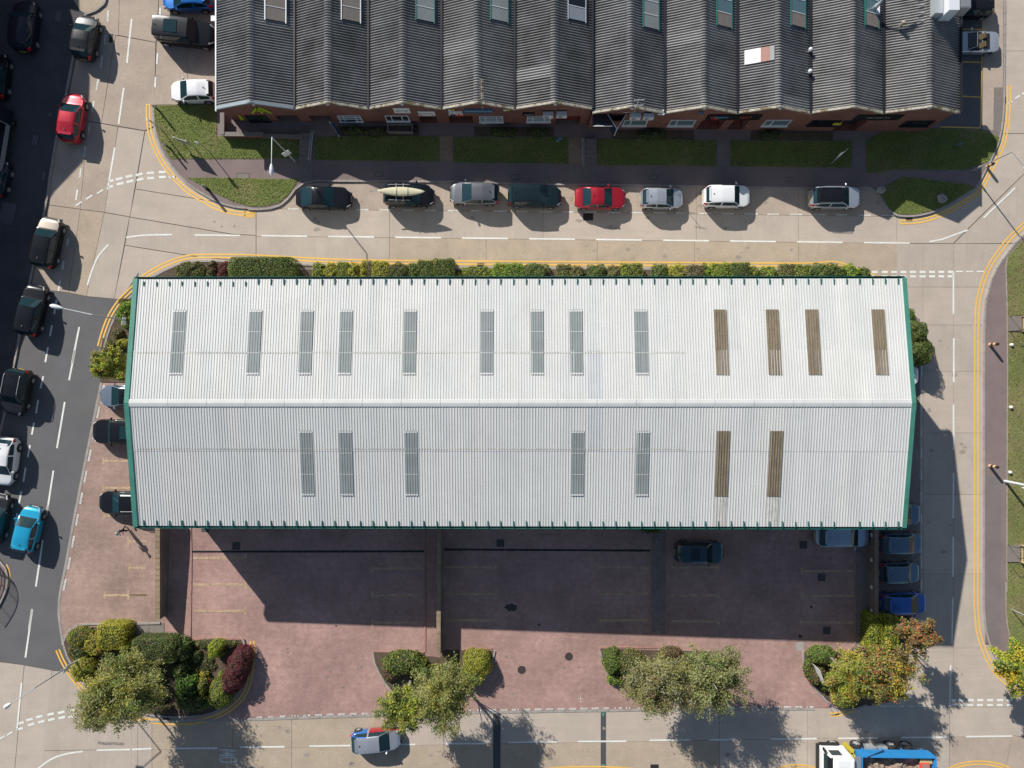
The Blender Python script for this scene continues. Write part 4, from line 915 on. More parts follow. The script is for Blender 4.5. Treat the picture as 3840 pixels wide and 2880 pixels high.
for dz, L in ((.15,.8),(1.5,.5),(2.5,.4)): MB().tube([b_+Vector((-L,.05,dz)), b_+Vector((L,.05,dz+.1))], .02, 5).build('element', MT['galv'], t, True)
# patent glazing on the east slopes
for i, (px, pe, kind) in enumerate(((604,46,'g'),(764,46,'g'),(925,46,'w'),(1084,46,'w'),(1246,45,'d'),(1410,62,'w'),(1570,58,'t'),(1729,58,'t'),(1889,58,'t'))):
    x0, x1 = vx(VX[i]), vx(VX[i+1]); xm = (x0+x1)/2; zv = 4.8 if i < 5 else 4.7; hw = (x1-x0)/2
    sl = 1.25/hw; xa = xm+hw*.36; xb = xm+hw*.80
    zz = lambda x: zv+1.25-(x-xm)*sl
    yend = (829.5-pe)*.0395*(60-zz((xa+xb)/2))/60; n = 7; pitch = 1.05
    gm = {'g':'cover_grey','w':'rooflight_grey','d':'dark_glass','t':'pane_teal'}[kind]
    fr = None
    for k in range(n):
        ya, yb = yend+k*pitch, yend+(k+1)*pitch-.05; up = .15
        if yb > YB: break
        m_ = gm if k > 0 else ('rooflight_grey' if kind == 'w' else 'cover_grey' if kind != 'd' else 'steel')
        mesh('roof_glazing', [(xa,ya,zz(xa)+up),(xb,ya,zz(xb)+up),(xb,yb,zz(xb)+up),(xa,yb,zz(xa)+up)], [(0,1,2,3)], MT[m_], un, True)
        MB().add([(xa,yb,zz(xa)+up+.03),(xb,yb,zz(xb)+up+.03),(xb,yb+.05,zz(xb)+up+.03),(xa,yb+.05,zz(xa)+up+.03)], [(0,1,2,3)]).build('glazing_bar', MT['sign_white'], un, True)
    yt = yend+n*pitch
    for xe in (xa-.04, xb+.04): mesh('glazing_kerb', [(xe-.04,yend-.1,zz(xe)+.17),(xe+.04,yend-.1,zz(xe)+.17),(xe+.04,yt,zz(xe)+.17),(xe-.04,yt,zz(xe)+.17),(xe-.04,yend-.1,zz(xe)-.05),(xe+.04,yend-.1,zz(xe)-.05),(xe+.04,yt,zz(xe)-.05),(xe-.04,yt,zz(xe)-.05)], [(0,1,2,3),(0,4,5,1),(0,3,7,4),(1,5,6,2)], MT['green_dark' if kind in 'wt' else 'steel'], un, True)
# patched sheet on the eighth roof
x0, x1 = vx(VX[7]), vx(VX[8]); xm = (x0+x1)/2; hw = (x1-x0)/2; zz = lambda x: 4.7+1.25*(1-abs(x-xm)/hw)+.11
pa = thing('roof_patch', 'white and terracotta patch panel lying on the eighth roof slope', 'panel', (xm-hw*.5, 26.5, zz(xm-hw*.5)))
ya, yb = WZ('P',1640,135,5.4).y, WZ('P',1640,104,5.4).y
for fa, fb, m_, nm in ((.17,.55,'sign_white','panel'),(.55,.76,'kerb_red','panel'),(.76,.87,'rooflight_grey','panel')):
    xa, xb = x0+hw*fa, x0+hw*fb-.01; mesh(nm, [(xa,ya,zz(xa)),(xb,ya,zz(xb)),(xb,yb,zz(xb)),(xa,yb,zz(xa)),(xa,ya,zz(xa)-.06),(xb,ya,zz(xb)-.06),(xb,yb,zz(xb)-.06),(xa,yb,zz(xa)-.06)], [(0,1,2,3),(0,4,5,1),(1,5,6,2),(3,2,6,7),(0,3,7,4)], MT[m_], pa, True)
for j, (px, py) in enumerate(((1752,106),(1751,153))):
    p = WZ('P', px, py, 5.2); t = thing('roof_vent', ['round white vent cap in the roof valley, the upper of two','round white vent cap in the roof valley, the lower of two'][j], 'vent', (p.x,p.y,4.7))
    MB().tube([(p.x,p.y,4.7),(p.x,p.y,5.1)], .1, 8).build('pipe', MT['galv'], t, True); MB().tube([(p.x,p.y,5.1),(p.x,p.y,5.2),(p.x,p.y,5.3)], [.16,.17,.06], 12).build('cowl', MT['lamp_white'], t, True)
# flue on the ninth roof
b_ = WZ('e',915,78,5.2); t = thing('flue', 'angled silver flue rising from the ninth roof glazing', 'flue', b_)
MB().box((b_.x,b_.y,b_.z),(.9,.8,.06)).build('base_plate', MT['sign_white'], t, True); tp = b_+Vector((.55,.55,1.9))
MB().tube([b_, b_+Vector((0,0,.4)), tp], [.17,.17,.17], 12).build('pipe', MT['galv'], t, True); MB().tube([tp, tp+Vector((.45,.1,.15)), tp+Vector((.9,.15,.15))], [.18,.18,.17], 12).build('elbow', MT['lamp_white'], t, True)
# ventilation duct on the eastmost roof
x0, x1 = vx(VX[9]), vx(VX[10]); c = Vector(((x0+x1)/2+.95, 28.9, 5.75)); t = thing('ventilation_duct', 'large silver ventilation duct on the easternmost roof', 'duct', c)
for dx, w_, d_, h0, h1, m_, nm in ((-.7,.7,1.6,-.3,.8,'galv','intake'),(.1,.9,1.8,.0,1.4,'lamp_white','housing'),(1.05,.95,1.2,.2,1.2,'steel','outlet')):
    MB().box(c+Vector((dx,0,(h0+h1)/2)), (w_,d_,h1-h0), taper=.86).build(nm, MT[m_], t, True)
for dy in (-.9,-.3,.3,.9): MB().box(c+Vector((-1.7,dy,.1)), (.5,.06,.08)).build('bracket', MT['galv'], t, True)
MB().box(c+Vector((1.05,0,1.22)), (.7,.9,.02)).build('grille', MT['shutter'], t, True)
for k, dx in enumerate((-1.5,-.2,1.2)):
    MB().box(c+Vector((dx,.9,-.5)), (.08,.08,1.0)).build('leg', MT['galv'], t, True)
p = WZ('e',1168,200,5.9); t = thing('roof_vent', 'small stub vent on the easternmost roof slope', 'vent', (p.x,p.y,5.5)); MB().tube([(p.x,p.y,5.4),(p.x,p.y,6.0)], .12, 8).build('pipe', MT['lichen'], t, True); MB().tube([(p.x,p.y,6.0),(p.x,p.y,6.12)], [.2,.1], 10).build('cowl', MT['lichen'], t, True)
for w, x, y, lab in (('b',100,160,'white floodlight box on the west eave of the brick units'),('c',2117,970,'white box light at the valley between the sixth and seventh units')):
    p = WZ(w, x, y, 4.75); t = thing('floodlight', lab, 'light', p); MB().box(p, (.5,.42,.1)).build('housing', MT['sign_white'], t, True); MB().box(p+Vector((.2,.1,-.12)), (.3,.06,.16)).build('bracket', MT['galv'], t, True)
# terrace wall, steps and rails in front
tw = thing('terrace_wall', 'low L shaped concrete coped wall around the westernmost terrace', 'wall', W('q1',160,600))
A, B, C_, D = [W('q1',x,y,.75) for x, y in ((155,300),(155,655),(860,668),(1515,685))]
for p, q, hh, nm in ((A,B,.75,'wall_run'),(B,C_,.75,'wall_run'),(C_,D,.45,'wall_run')):
    d = (q-p); d.z = 0; L = d.length; M = Matrix.Rotation(math.atan2(d.y,d.x),3,'Z'); c = (p+q)/2; g_ = gz(c.x)
    MB().box((c.x,c.y,g_+hh/2), (L,.24,hh), M=M).build(nm, MT['brick_wall'], tw, True); MB().box((c.x,c.y,g_+hh+.03), (L+.1,.34,.06), M=M).build('coping', MT['cover_grey'], tw, True)
st = thing('steps', 'concrete steps with twin handrails to the western terrace', 'steps', W('q1',1610,900))
for k in range(6):
    y0, y1 = 668+k*75, 668+(k+1)*75; P_ = flat('q1', [(1518-k*5,y0),(1740-k*4,y0),(1735-k*4,y1-4),(1514-k*5,y1-4)]); sheet('tread', P_, .13+.05*(6-k), .4, MT['cover_grey'], st)
for x0, x1 in ((1690,1640),(1725,1670)):
    a, b = W('q1',x0,600,1.1), W('q1',x1,1110,1.0); MB().tube([(a.x,a.y,gz(a.x)),a,b,(b.x,b.y,gz(b.x))], .03, 6).build('handrail', MT['steel'], st, True)
st = thing('steps', 'dark concrete steps between the fifth and sixth units', 'steps', W('c',1510,1320))
for k in range(5):
    y0, y1 = 1210+k*43, 1210+(k+1)*43; sheet('tread', flat('c', [(1462,y0),(1560,y0),(1560,y1-3),(1462,y1-3)]), .13+.04*(5-k), .35, MT['cover_grey'], st)
for s in (1438,1452): 
    a, b = W('c',s,1190,.9), W('c',s,1425,.9); MB().tube([(a.x,a.y,gz(a.x)),a,b,(b.x,b.y,gz(b.x))], .03, 6).build('handrail', MT['steel'], st, True)
# timber planter, pallet, small boards
pb = thing('timber_planter', 'grey timber framed planter below the third unit window', 'planter', W('q2',1430,600))
a, b, c, d = [W('q2',x,y,.5) for x, y in ((1185,475),(1695,475),(1690,640),(1185,620))]
for p, q in ((a,b),(b,c),(c,d),(d,a)):
    u = q-p; u.z = 0; M = Matrix.Rotation(math.atan2(u.y,u.x),3,'Z'); m_ = (p+q)/2; MB().box((m_.x,m_.y,gz(m_.x)+.3),(u.length+.08,.1,.5),M=M).build('rail', MT['cover_grey'], pb, True)
m_ = (a+c)/2; MB().box((m_.x,m_.y,gz(m_.x)+.22),((b-a).length-.1,(a-d).length-.1,.3)).build('compost', MT['soil'], pb, True)
t = thing('pallet', 'dark crate standing by the timber planter', 'crate', W('q2',1775,620)); p = W('q2',1775,610)
for k in range(5): MB().box((p.x, p.y+.35-k*.17, p.z+.25), (.42,.09,.5)).build('slat', MT['iron'], t, True)
# ------------------------------------------------------------------ vehicles
for nm, col, me_, ro in (('black',(.009,.010,.012),0,.25),('charcoal',(.022,.024,.027),.1,.28),('red',(.45,.012,.03),.3,.3),('deep_red',(.36,.010,.022),.3,.3),('blue',(.015,.16,.52),.3,.3),
    ('white',(.74,.75,.76),0,.35),('grey',(.20,.205,.215),.6,.32),('silver',(.50,.53,.57),.6,.32),('dark_green',(.010,.020,.024),0,.25),('sky_teal',(.012,.055,.07),.2,.25),('bonnet_glare',(.17,.15,.12),.5,.35),
    ('cyan_car',(.02,.38,.62),.3,.28),('steel_blue',(.24,.29,.36),.6,.3),('pale_blue',(.32,.42,.50),.5,.3),('royal',(.02,.11,.42),.3,.3),('slate',(.10,.17,.23),.4,.3),('navy',(.014,.018,.03),.1,.3)):
    paint('paint_'+nm, col, me_, ro)
mat('leather', (.11,.085,.05), .6)
def wheel_meshes():
    out = {}
    n = 24; vs = []; fs = []
    prof = [(.19,-.10),(.30,-.11),(.325,-.07),(.33,0),(.325,.07),(.30,.11),(.19,.10)]
    for k in range(n):
        a = 2*math.pi*k/n
        for r, y in prof: vs.append((r*math.cos(a), y, r*math.sin(a)))
    m_ = len(prof)
    for k in range(n):
        for q in range(m_-1): a = k*m_+q; b = ((k+1) % n)*m_+q; fs.append((a, a+1, b+1, b))
    t = bpy.data.meshes.new('tyre'); t.from_pydata(vs, [], fs); t.materials.append(MT['tyre']); t.shade_smooth()
    mb = MB()
    for k in range(5):
        a = 2*math.pi*k/5; mb.box((math.cos(a)*.11, .085, math.sin(a)*.11), (.18,.02,.06), M=Matrix.Rotation(-a,3,'Y'))
    ring = [(r*math.cos(2*math.pi*k/n), y, r*math.sin(2*math.pi*k/n)) for r, y in ((.20,.1),(.165,.08)) for k in range(n)]
    mb.add(ring, [(k, (k+1)%n, (k+1)%n+n, k+n) for k in range(n)]); mb.tube([(0,.05,0),(0,.1,0)], .06, 10)
    r = bpy.data.meshes.new('rim'); r.from_pydata(mb.v, [], mb.f); r.materials.append(MT['alloy'])
    d = MB().tube([(0,-.02,0),(0,.045,0)], .2, 16); dm = bpy.data.meshes.new('disc'); dm.from_pydata(d.v, [], d.f); dm.materials.append(MT['car_trim'])
    return t, r, dm
TY, RI, DI = wheel_meshes()
def addwheel(root, x, y, r, side):
    o = put('wheel', TY, root); o.location = (x, y, r); s = r/.33; o.scale = (s, s*.95 if side > 0 else -s*.95, s)
    put('rim', RI, o); put('brake_disc', DI, o)
STY = {  # cowl, windscreen top, roof end, rear glass base (fractions from the nose), hood z, belt z
 'hatch':(.24,.44,.86,.965,.60,.64), 'suv':(.26,.41,.90,.975,.62,.66), 'saloon':(.28,.45,.70,.85,.60,.64), 'coupe':(.30,.48,.68,.90,.60,.64),
 'estate':(.27,.43,.88,.965,.60,.64), 'mini':(.21,.40,.85,.965,.60,.65), 'box':(.29,.385,.955,.99,.60,.64), 'open':(.33,.44,.62,.64,.66,.70)}
def smooth_interp(xs, ys, x): return float(np.interp(x, xs, ys))
def car(label, wf, wr, paintm, style='hatch', L=None, Wd=1.8, H=1.47, roof=None, rails=None, group=None, name='parked_car', lights=True, livery=None, sunroof=False, hood=None, category='car', rack=False, wheelr=.32, fixed=None):
    a, b = W(wf[0], wf[1], wf[2], .65), W(wr[0], wr[1], wr[2], .65)
    d = (a-b); d.z = 0; Lm = d.length; d.normalize()
    if L is None: L = Lm
    if fixed == 'front': c = a - d*L/2
    elif fixed == 'rear': c = b + d*L/2
    else: c = (a+b)/2
    ang = math.atan2(d.y, d.x); root = thing(name, label, category, (c.x, c.y, gz(c.x)+.012), None, group)
    up = Vector((SL, 0, 1)).normalized(); fwd = Vector((d.x, d.y, 0)); fwd = (fwd - up*fwd.dot(up)).normalized(); left = up.cross(fwd)
    root.rotation_euler = Matrix((fwd, left, up)).transposed().to_euler()
    co, wt, rt, rb, hz, bz = STY[style]; HW = Wd/2
    wbx = (L*.5-.82 if style != 'mini' else L*.5-.68, -L*.5+.78 if style != 'mini' else -L*.5+.62)
    us = set([0,.012,.035,.07,.12,.17,co*.9,co,co+(wt-co)*.33,co+(wt-co)*.66,wt,wt+.04,(wt+rt)/2-.014,(wt+rt)/2+.014,rt-.06,rt,rt+(rb-rt)*.5,rb,.93,.965,.988,1.0])
    for wx in wbx:
        for k in (-1.0,-.9,-.7,-.4,0,.4,.7,.9,1.0): us.add((L/2-(wx+k*(wheelr+.06)))/L)
    us = sorted(u for u in us if 0 <= u <= 1); uu = [us[0]]
    for u in us[1:]:
        if u-uu[-1] > .006 or u in (co, wt, rt, rb, 1.0):
            uu.append(u)
    us = uu
    boot = .60 if style in ('saloon','coupe') else bz
    zs_x = [0,.02,.06,co*.9,co,.55,.88,.97,1.0]; zs_y = [.40,.47,.52,hz-.02,hz,bz,bz+.015,bz-.02 if style not in('saloon','coupe') else boot,.50]
    zt_x = [0,.02,.06,co*.9,co,wt,(wt+rt)/2,rt,rb,min(.99,max(rb+.012,.975)),1.0]
    zt_y = [.41,.49,.55,hz+.02,hz+.035,.965,1.0,.955 if style in('suv','estate','box') else .93,(bz+.05 if style not in('saloon','coupe') else boot+.035),.62 if style not in('saloon','coupe') else boot,.52]
    cabin_open = style == 'open'
    if cabin_open:
        zt_y = [.45,.53,.60,hz+.02,hz+.035,hz+.04,bz+.01,bz+.01,bz+.03,.66,.55]
    secs = []; fr = []
    for u in us:
        x = L/2 - u*L; df = u*L; dr = (1-u)*L
        w = HW*(1 - .40*max(0, 1-df/.72)**2.1 - .06*max(0,1-df/1.7) - .30*max(0, 1-dr/.6)**2.1 - .05*max(0,1-dr/1.5))
        zs = smooth_interp(zs_x, zs_y, u)*H; zt = max(zs+.012, smooth_interp(zt_x, zt_y, u)*H)
        sill = .20 if .05 < u < .95 else .27
        for wx in wbx:
            q = (x-wx)/(wheelr+.055)
            if abs(q) <= 1.001: sill = max(sill, wheelr + (wheelr+.055)*math.sqrt(max(0,1-q*q))*.98 if abs(q) < 1 else sill)
        sill = min(sill, zs-.16)
        f = max(0, min(1, (zt-zs-.05)/(H-bz*H-.05))); rw = HW*.735 if style != 'box' else HW*.84
        wr_ = w*.93*(1-f)+min(w*.93, rw)*f
        mid = sill+(zs-sill)*.5
        secs.append([(x,w*.94,sill),(x,w*.99,max(sill+.02,mid*.8+sill*.2)),(x,w,mid+(zs-mid)*.45),(x,w*.985,zs-.05),(x,w*.955,zs),(x,w*.93,zs+.012*(1-f)+.01),
                     (x,wr_+(w*.93-wr_)*.12,zs+(zt-zs)*.88 if f > 0 else zs+(zt-zs)*.45),(x,wr_*.94,zt-.02*f-.006),(x,wr_*.80,zt+.004),(x,wr_*.42,zt+.014+.008*f),(x,0,zt+.018+.01*f)]); fr.append(f)
    n = len(us); J = 11
    V = []; 
    for s in secs:
        V += s; V += [(x, -y, z) for x, y, z in s[:-1]][::-1]
    M_ = 2*J-1; groups = {}
    def gadd(k, f): groups.setdefault(k, []).append(f)
    for i in range(n-1):
        um = (us[i]+us[i+1])/2; fm = (fr[i]+fr[i+1])/2
        for q in range(M_-1):
            j = q if q < J-1 else (M_-2-q); left_ = q < J-1
            f = (i*M_+q, i*M_+q+1, (i+1)*M_+q+1, (i+1)*M_+q); key = 'body'
            s = 'L' if left_ else 'R'; mid_p = (wt+rt)/2
            if j == 5 and co+.045 < um < min(rb-.02, rt+.06) and fm > .3 and not (mid_p-.014 <= um <= mid_p+.014) and not (style in ('hatch','mini','saloon','coupe') and um > rt+.03) and not cabin_open: key = ('front_window' if um < mid_p else 'rear_side_window')+s
            elif j >= 7 and co < um < wt: key = 'windscreen'
            elif j >= 7 and rt < um < rb and not cabin_open: key = 'rear_window'
            elif j >= 7 and wt < um < rt: key = 'roof' if not cabin_open else 'cockpit'
            elif j >= 7 and um < co*.92 and hood: key = 'bonnet'
            elif lights and um < .075 and j in (3,4,5,6): key = 'headlight'+s
            elif lights and um > .945 and j in (2,3,4,5): key = 'tail_light'+s
            elif lights and um < .02 and j in (2,7,8,9): key = 'grille'
            elif livery: key = 'liveryB' if (um > .66 and j < 7 and left_) else 'liveryR' if (um < .55 and left_ and j < 5) else 'body'
            gadd(key, f)
    gadd('body', tuple(range(M_))); gadd('body', tuple((n-1)*M_+q for q in range(M_))[::-1])
    pm = MT['paint_'+paintm]
    def part(key, nm, m, parent=root, smooth=True):
        if key not in groups: return None
        fs = groups[key]; ids = sorted(set(v for f in fs for v in f)); mp = {v: k for k, v in enumerate(ids)}
        o = mesh(nm, [V[v] for v in ids], [tuple(mp[v] for v in f)[::-1] for f in fs], m, parent); 
        if smooth: ortho(o)
        return o
    bo = part('body', 'body', pm)
    part('roof', 'roof', roof and MT[roof] or pm); part('windscreen', 'windscreen', MT['car_glass']); part('rear_window', 'rear_window', MT['car_glass'])
    for s in 'LR':
        part('front_window'+s, 'side_window', MT['car_glass']); part('rear_side_window'+s, 'side_window', MT['car_glass'])
        part('headlight'+s, 'headlight', MT['lamp_clear']); part('tail_light'+s, 'tail_light', MT['lamp_red'])
    part('grille', 'grille', MT['car_trim']); part('bonnet', 'bonnet', hood and MT['paint_'+hood]); part('cockpit', 'cockpit', MT['car_trim'])
    part('liveryB', 'rear_panel', MT['paint_blue']); part('liveryR', 'side_panel', MT['paint_red'])
    MB().box((0,0,.38),(L-.5,Wd-.36,.36)).build('underbody', MT['car_trim'], root)
    for wx in wbx:
        for s in (-1,1): addwheel(root, wx, s*(HW-.13), wheelr, s)
    xm = L/2-co*L-.30; zb = bz*H
    if style == 'open': xm = L/2-wt*L+.2
    for s in (-1,1):
        m_ = MB(); m_.tube([(xm+.03,s*(HW*.93),zb+.06),(xm,s*(HW+.07),zb+.10),(xm-.02,s*(HW+.17),zb+.09)], [.03,.085,.06], 7); ortho(m_.build('mirror', pm if paintm not in () else pm, root))
    MB().box((-L/2-.012,0,.50 if style in('saloon','coupe') else .62),(.02,.52,.11)).build('rear_plate', MT['plate_yellow'], root); MB().box((L/2+.008,0,.38),(.02,.52,.11)).build('front_plate', MT['plate_white'], root)
    MB().box((L/2-.03,0,.33),(.14,Wd*.62,.12)).build('bumper', MT['car_trim'], root)
    xr0, xr1 = L/2-wt*L-.15, L/2-rt*L+.1
    if not cabin_open:
        MB().tube([(L/2-rt*L+.28,0,H*.965+.02),(L/2-rt*L+.14,0,H*.965+.11)], [.04,.012], 6).build('aerial', MT['car_trim'], root)
        for yy in (-.28,.22): 
            ux = L/2-(co+.012)*L; MB().tube([(ux,yy-.25,(hz+.06)*H),(ux-.05,yy+.25,(hz+.085)*H)], .012, 4).build('wiper', MT['car_trim'], root)
    if rails:
        for s in (-1,1): MB().tube([(xr0,s*HW*.66,H*.985),(xr0-.12,s*HW*.67,H*1.03),(xr1+.15,s*HW*.67,H*1.02),(xr1,s*HW*.66,H*.96)], .024, 6).build('roof_rail', MT[rails], root)
    if rack:
        for t in (.3,.62): xx = xr0+(xr1-xr0)*t; MB().box((xx,0,H*1.045),(.06,Wd*.78,.035)).build('roof_bar', MT['steel'], root)
    if sunroof: MB().box(((xr0+xr1)/2+.1,0,H*1.0+.024),(abs(xr0-xr1)*.42,HW*1.05,.012)).build('sunroof', MT['car_glass'], root)
    if style in ('hatch','suv','estate','mini'): 
        MB().box((L/2-rt*L-.05,0,H*.945),(.2,HW*1.2,.03)).build('spoiler', pm if not roof else MT[roof], root)
    if cabin_open:
        zt = (hz+.035)*H
        A = [(L/2-co*L,s*HW*.80,zt) for s in (-1,1)]; Bp = [(L/2-wt*L-.12,s*HW*.68,H) for s in (-1,1)]
        mesh('windscreen', [A[0],A[1],Bp[1],Bp[0]], [(0,1,2,3)], MT['car_glass'], root); MB().tube([A[0],Bp[0],Bp[1],A[1]], .025, 6).build('screen_frame', pm, root)
        for s in (-1,1):
            MB().box((L/2-.56*L,s*.36,bz*H-.02),(.5,.46,.12)).build('seat', MT['leather'], root); MB().box((L/2-.63*L,s*.36,bz*H+.16),(.14,.44,.42)).build('seat_back', MT['leather'], root)
        MB().box((L/2-.70*L,0,bz*H+.03),(.55,Wd*.7,.12)).build('folded_hood', MT['car_trim'], root)
    return root
GN, GW = 'cars parked along the north road', 'cars parked along the west kerb'
# north road, west to east
car('black coupe, leftmost of the cars parked along the north road',('r1',812,292),('r1',103,278),'black','coupe',Wd=1.86,H=1.40,group=GN)
ky = car('black car carrying a pale kayak on its roof',('r1',1887,262),('r1',1232,250),'black','suv',Wd=1.86,H=1.62,rails='alloy',rack=True,group=GN)
car('grey hatchback facing left on the north road',('r2',95,228),('r2',732,238),'grey','hatch',Wd=1.82,H=1.52,group=GN)
car('very dark green car between the grey hatchback and the red saloon',('r2',1530,272),('r2',840,258),'dark_green','suv',Wd=1.86,H=1.66,group=GN)
car('red saloon parked on the north road',('r3',228,290),('r2',1708,288),'deep_red','saloon',Wd=1.80,H=1.42,group=GN)
car('small silver hatchback next to the red saloon',('r3',968,298),('r3',413,292),'silver','hatch',Wd=1.72,H=1.48,group=GN)
car('white car with white roof on the north road',('r3',1836,270),('r3',1232,268),'white','suv',Wd=1.84,H=1.60,roof='paint_white',group=GN)
car('silver car with black roof and silver rails, rightmost on the north road',('m',790,98),('m',354,98),'silver','suv',Wd=1.84,H=1.60,roof='paint_black',rails='chrome',group=GN)
# west side
car('black car reflecting the sun near the top of the west road',('a',772,140),('a',712,515),'charcoal','hatch',Wd=1.84,H=1.55,group=GW)
car('red hatchback on the west road',('a',652,812),('a',596,1230),'red','hatch',Wd=1.78,H=1.5,group=GW)
car('dark car with chrome window line and pale gold glare painted on its bonnet',('f',455,408),('f',372,838),'black','suv',Wd=1.86,H=1.62,hood='bonnet_glare',group=GW)  # bonnet colour imitates sun and sky glare; the car itself is dark
car('black hatchback below the car with glare painted on its bonnet',('f',322,992),('f',232,1425),'black','estate',Wd=1.84,H=1.52,group=GW)
car('black car with two silver roof rails facing down the west road',('g',112,585),('g',185,195),'charcoal','suv',Wd=1.86,H=1.68,roof='paint_black',rails='chrome',group=GW)
car('white hatchback cut by the left edge of the picture',('g',15,1198),('g',68,785),'white','hatch',Wd=1.8,H=1.5,group=GW)
car('dark grey car mostly beyond the left edge, left of the cyan car',('g',5,1278),('g',-75,1700),'charcoal','hatch',Wd=1.8,H=1.5,group=GW)
car('bright cyan hatchback driving on the west road',('t6',432,72),('t6',300,662),'cyan_car','mini',Wd=1.72,H=1.48,name='moving_car')
# bays by the brick units
car('bright blue car cut by the top edge beside the brick units',('a',1405,0),('a',1842,-4),'blue','hatch',Wd=1.8,H=1.5)
car('boxy black off-roader beside the brick units',('a',1862,318),('a',1345,268),'black','box',Wd=1.95,H=1.86,roof='paint_charcoal',sunroof=True,wheelr=.38)
car('white hatchback beside the corner grass',('a',1475,795),('a',1868,788),'white','hatch',Wd=1.72,H=1.48)
car('silver-blue open convertible with tan seats by the east wall',('e',1520,365),('e',1990,370),'silver','open',Wd=1.78,H=1.25,fixed='rear',L=4.2)
car('black car cut by the top edge above the convertible',('e',1500,58),('e',1942,58),'black','hatch',Wd=1.82,H=1.5,fixed='rear',L=4.25)
# west bays of the warehouse
car('slate blue car below the small tree at the warehouse west end',('g',866,425),('g',1300,432),'steel_blue','hatch',Wd=1.8,H=1.46,fixed='front',L=4.3,roof='paint_black')
car('large black off-roader half under the warehouse west eave',('g',808,730),('g',1300,735),'black','box',Wd=1.98,H=1.85,fixed='front',L=4.95,sunroof=True,wheelr=.38)
car('black estate with silver window trim in the west bays',('g',855,1343),('g',1300,1345),'black','estate',Wd=1.84,H=1.5,fixed='front',L=4.6,rails='alloy')
# yards and east bays
car('very dark hatchback alone in the shaded east yard',('p',720,510),('p',298,505),'sky_teal','suv',Wd=1.84,H=1.56,sunroof=True)  # bluish body paint imitates the sky mirrored in dark bodywork
car('pale blue car against the east yard wall',('p',1978,368),('p',1512,368),'pale_blue','hatch',Wd=1.84,H=1.48)
car('dark blue car nose under the south east roof corner',('l',1318,985),('l',900,985),'slate','hatch',Wd=1.78,H=1.46,fixed='front',L=4.2,group='cars in the east bays')
car('slate car in the upper open east bay',('l',1334,1238),('l',960,1242),'slate','hatch',Wd=1.78,H=1.47,group='cars in the east bays')
car('dark slate car in the middle open east bay',('l',1306,1490),('l',962,1492),'slate','estate',Wd=1.78,H=1.5,group='cars in the east bays')
car('royal blue hatchback in the lowest east bay',('k',1367,230),('k',968,236),'royal','hatch',Wd=1.8,H=1.48,group='cars in the east bays')
car('white car nose showing below the round east hedge',('m',1300,1630),('m',880,1630),'white','hatch',Wd=1.75,H=1.45,fixed='front',L=4.1,group='cars in the east bays')
car('black car nose barely showing beside the ridge end',('l',1288,25),('l',880,25),'black','hatch',Wd=1.8,H=1.46,fixed='front',L=4.2,group='cars in the east bays')
car('silver car with blue and red race livery on the south road',('i',1385,1400),('i',955,1436),'silver','mini',Wd=1.76,H=1.48,livery=True,name='moving_car')
# shaded forecourt at the left edge
car('black car in deep shade at the top left',('v1',570,40),('v1',470,1070),'navy','suv',Wd=1.9,H=1.65)
car('dark blue car at the left edge in the shade',('v2',10,720),('v2',-60,1030),'navy','hatch',Wd=1.8,H=1.48)
car('black car barely showing at the left edge above the flatbed',('v1',-40,1120),('v1',-110,2050),'black','hatch',Wd=1.9,H=1.5)
# kayak on the roof bars
c = ky.matrix_basis @ Vector((0,0,0)); R_ = ky.rotation_euler.to_matrix()
kv = thing('kayak', 'pale yellow kayak strapped to the roof of a black car', 'kayak', ky.location + R_ @ Vector((-.45,0,1.72)), ky.rotation_euler)
st_ = []; n = 15
for i in range(n):
    t = i/(n-1); x = -1.95+3.9*t; r = math.sin(math.pi*t)**.75; st_.append((x, .36*r+.012, .17*r+.01, .12*(abs(2*t-1))**3))
vs = []; fs = []; q = 12
for x, w_, h_, z in st_:
    for k in range(q): a = 2*math.pi*k/q; vs.append((x, w_*math.cos(a), z+.17+h_*math.sin(a)*(1.0 if math.sin(a) < 0 else .75)))
for i in range(n-1):
    for k in range(q): fs.append((i*q+k, (i+1)*q+k, (i+1)*q+(k+1)%q, i*q+(k+1)%q))
fs += [tuple(range(q)), tuple((n-1)*q+k for k in range(q))[::-1]]
mat('kayak_yellow', (.55,.52,.36), .4, .08, 3); mesh('hull', vs, fs, MT['kayak_yellow'], kv, smooth=True)
for x in (-.35,.55): MB().tube([(x,-.42,.0),(x,-.36,.25),(x,0,.33),(x,.36,.25),(x,.42,.0)], .02, 5).build('strap', MT['black_plastic'], kv)
MB().tube([(-1.9,0,.28),(-2.25,-.06,.27)], [.05,.03], 6).build('grab_handle', MT['steel'], kv)
# dark flatbed with a ladder rack at the left edge
p = W('v2', 60, 530, 1.0); fb = thing('flatbed_truck', 'dark flatbed truck with striped rack at the left edge in shade', 'truck', (p.x-1.05, p.y, gz(p.x)), (0,0,R(-9)))
MB().box((0,0,.72),(2.05,5.2,.18)).build('chassis', MT['car_trim'], fb)
for s in (-1,1): MB().box((s*1.0,-.6,1.05),(.05,3.9,.42)).build('dropside', MT['steel'], fb)
MB().box((0,-.6,.84),(1.94,3.9,.05)).build('bed', MT['door_dark'], fb); MB().box((0,-2.57,1.05),(2.0,.05,.42)).build('tailboard', MT['steel'], fb)
MB().box((0,1.95,1.25),(1.9,1.3,1.15),taper=.88).build('cab', MT['paint_navy'], fb); MB().box((0,2.3,1.45),(1.7,.7,.5),taper=.8).build('windscreen', MT['car_glass'], fb)
for k in range(6): MB().box((-.85+k*.3,.85,1.9),(.14,.9,.05)).build('rack_slat', MT['sign_white'], fb)
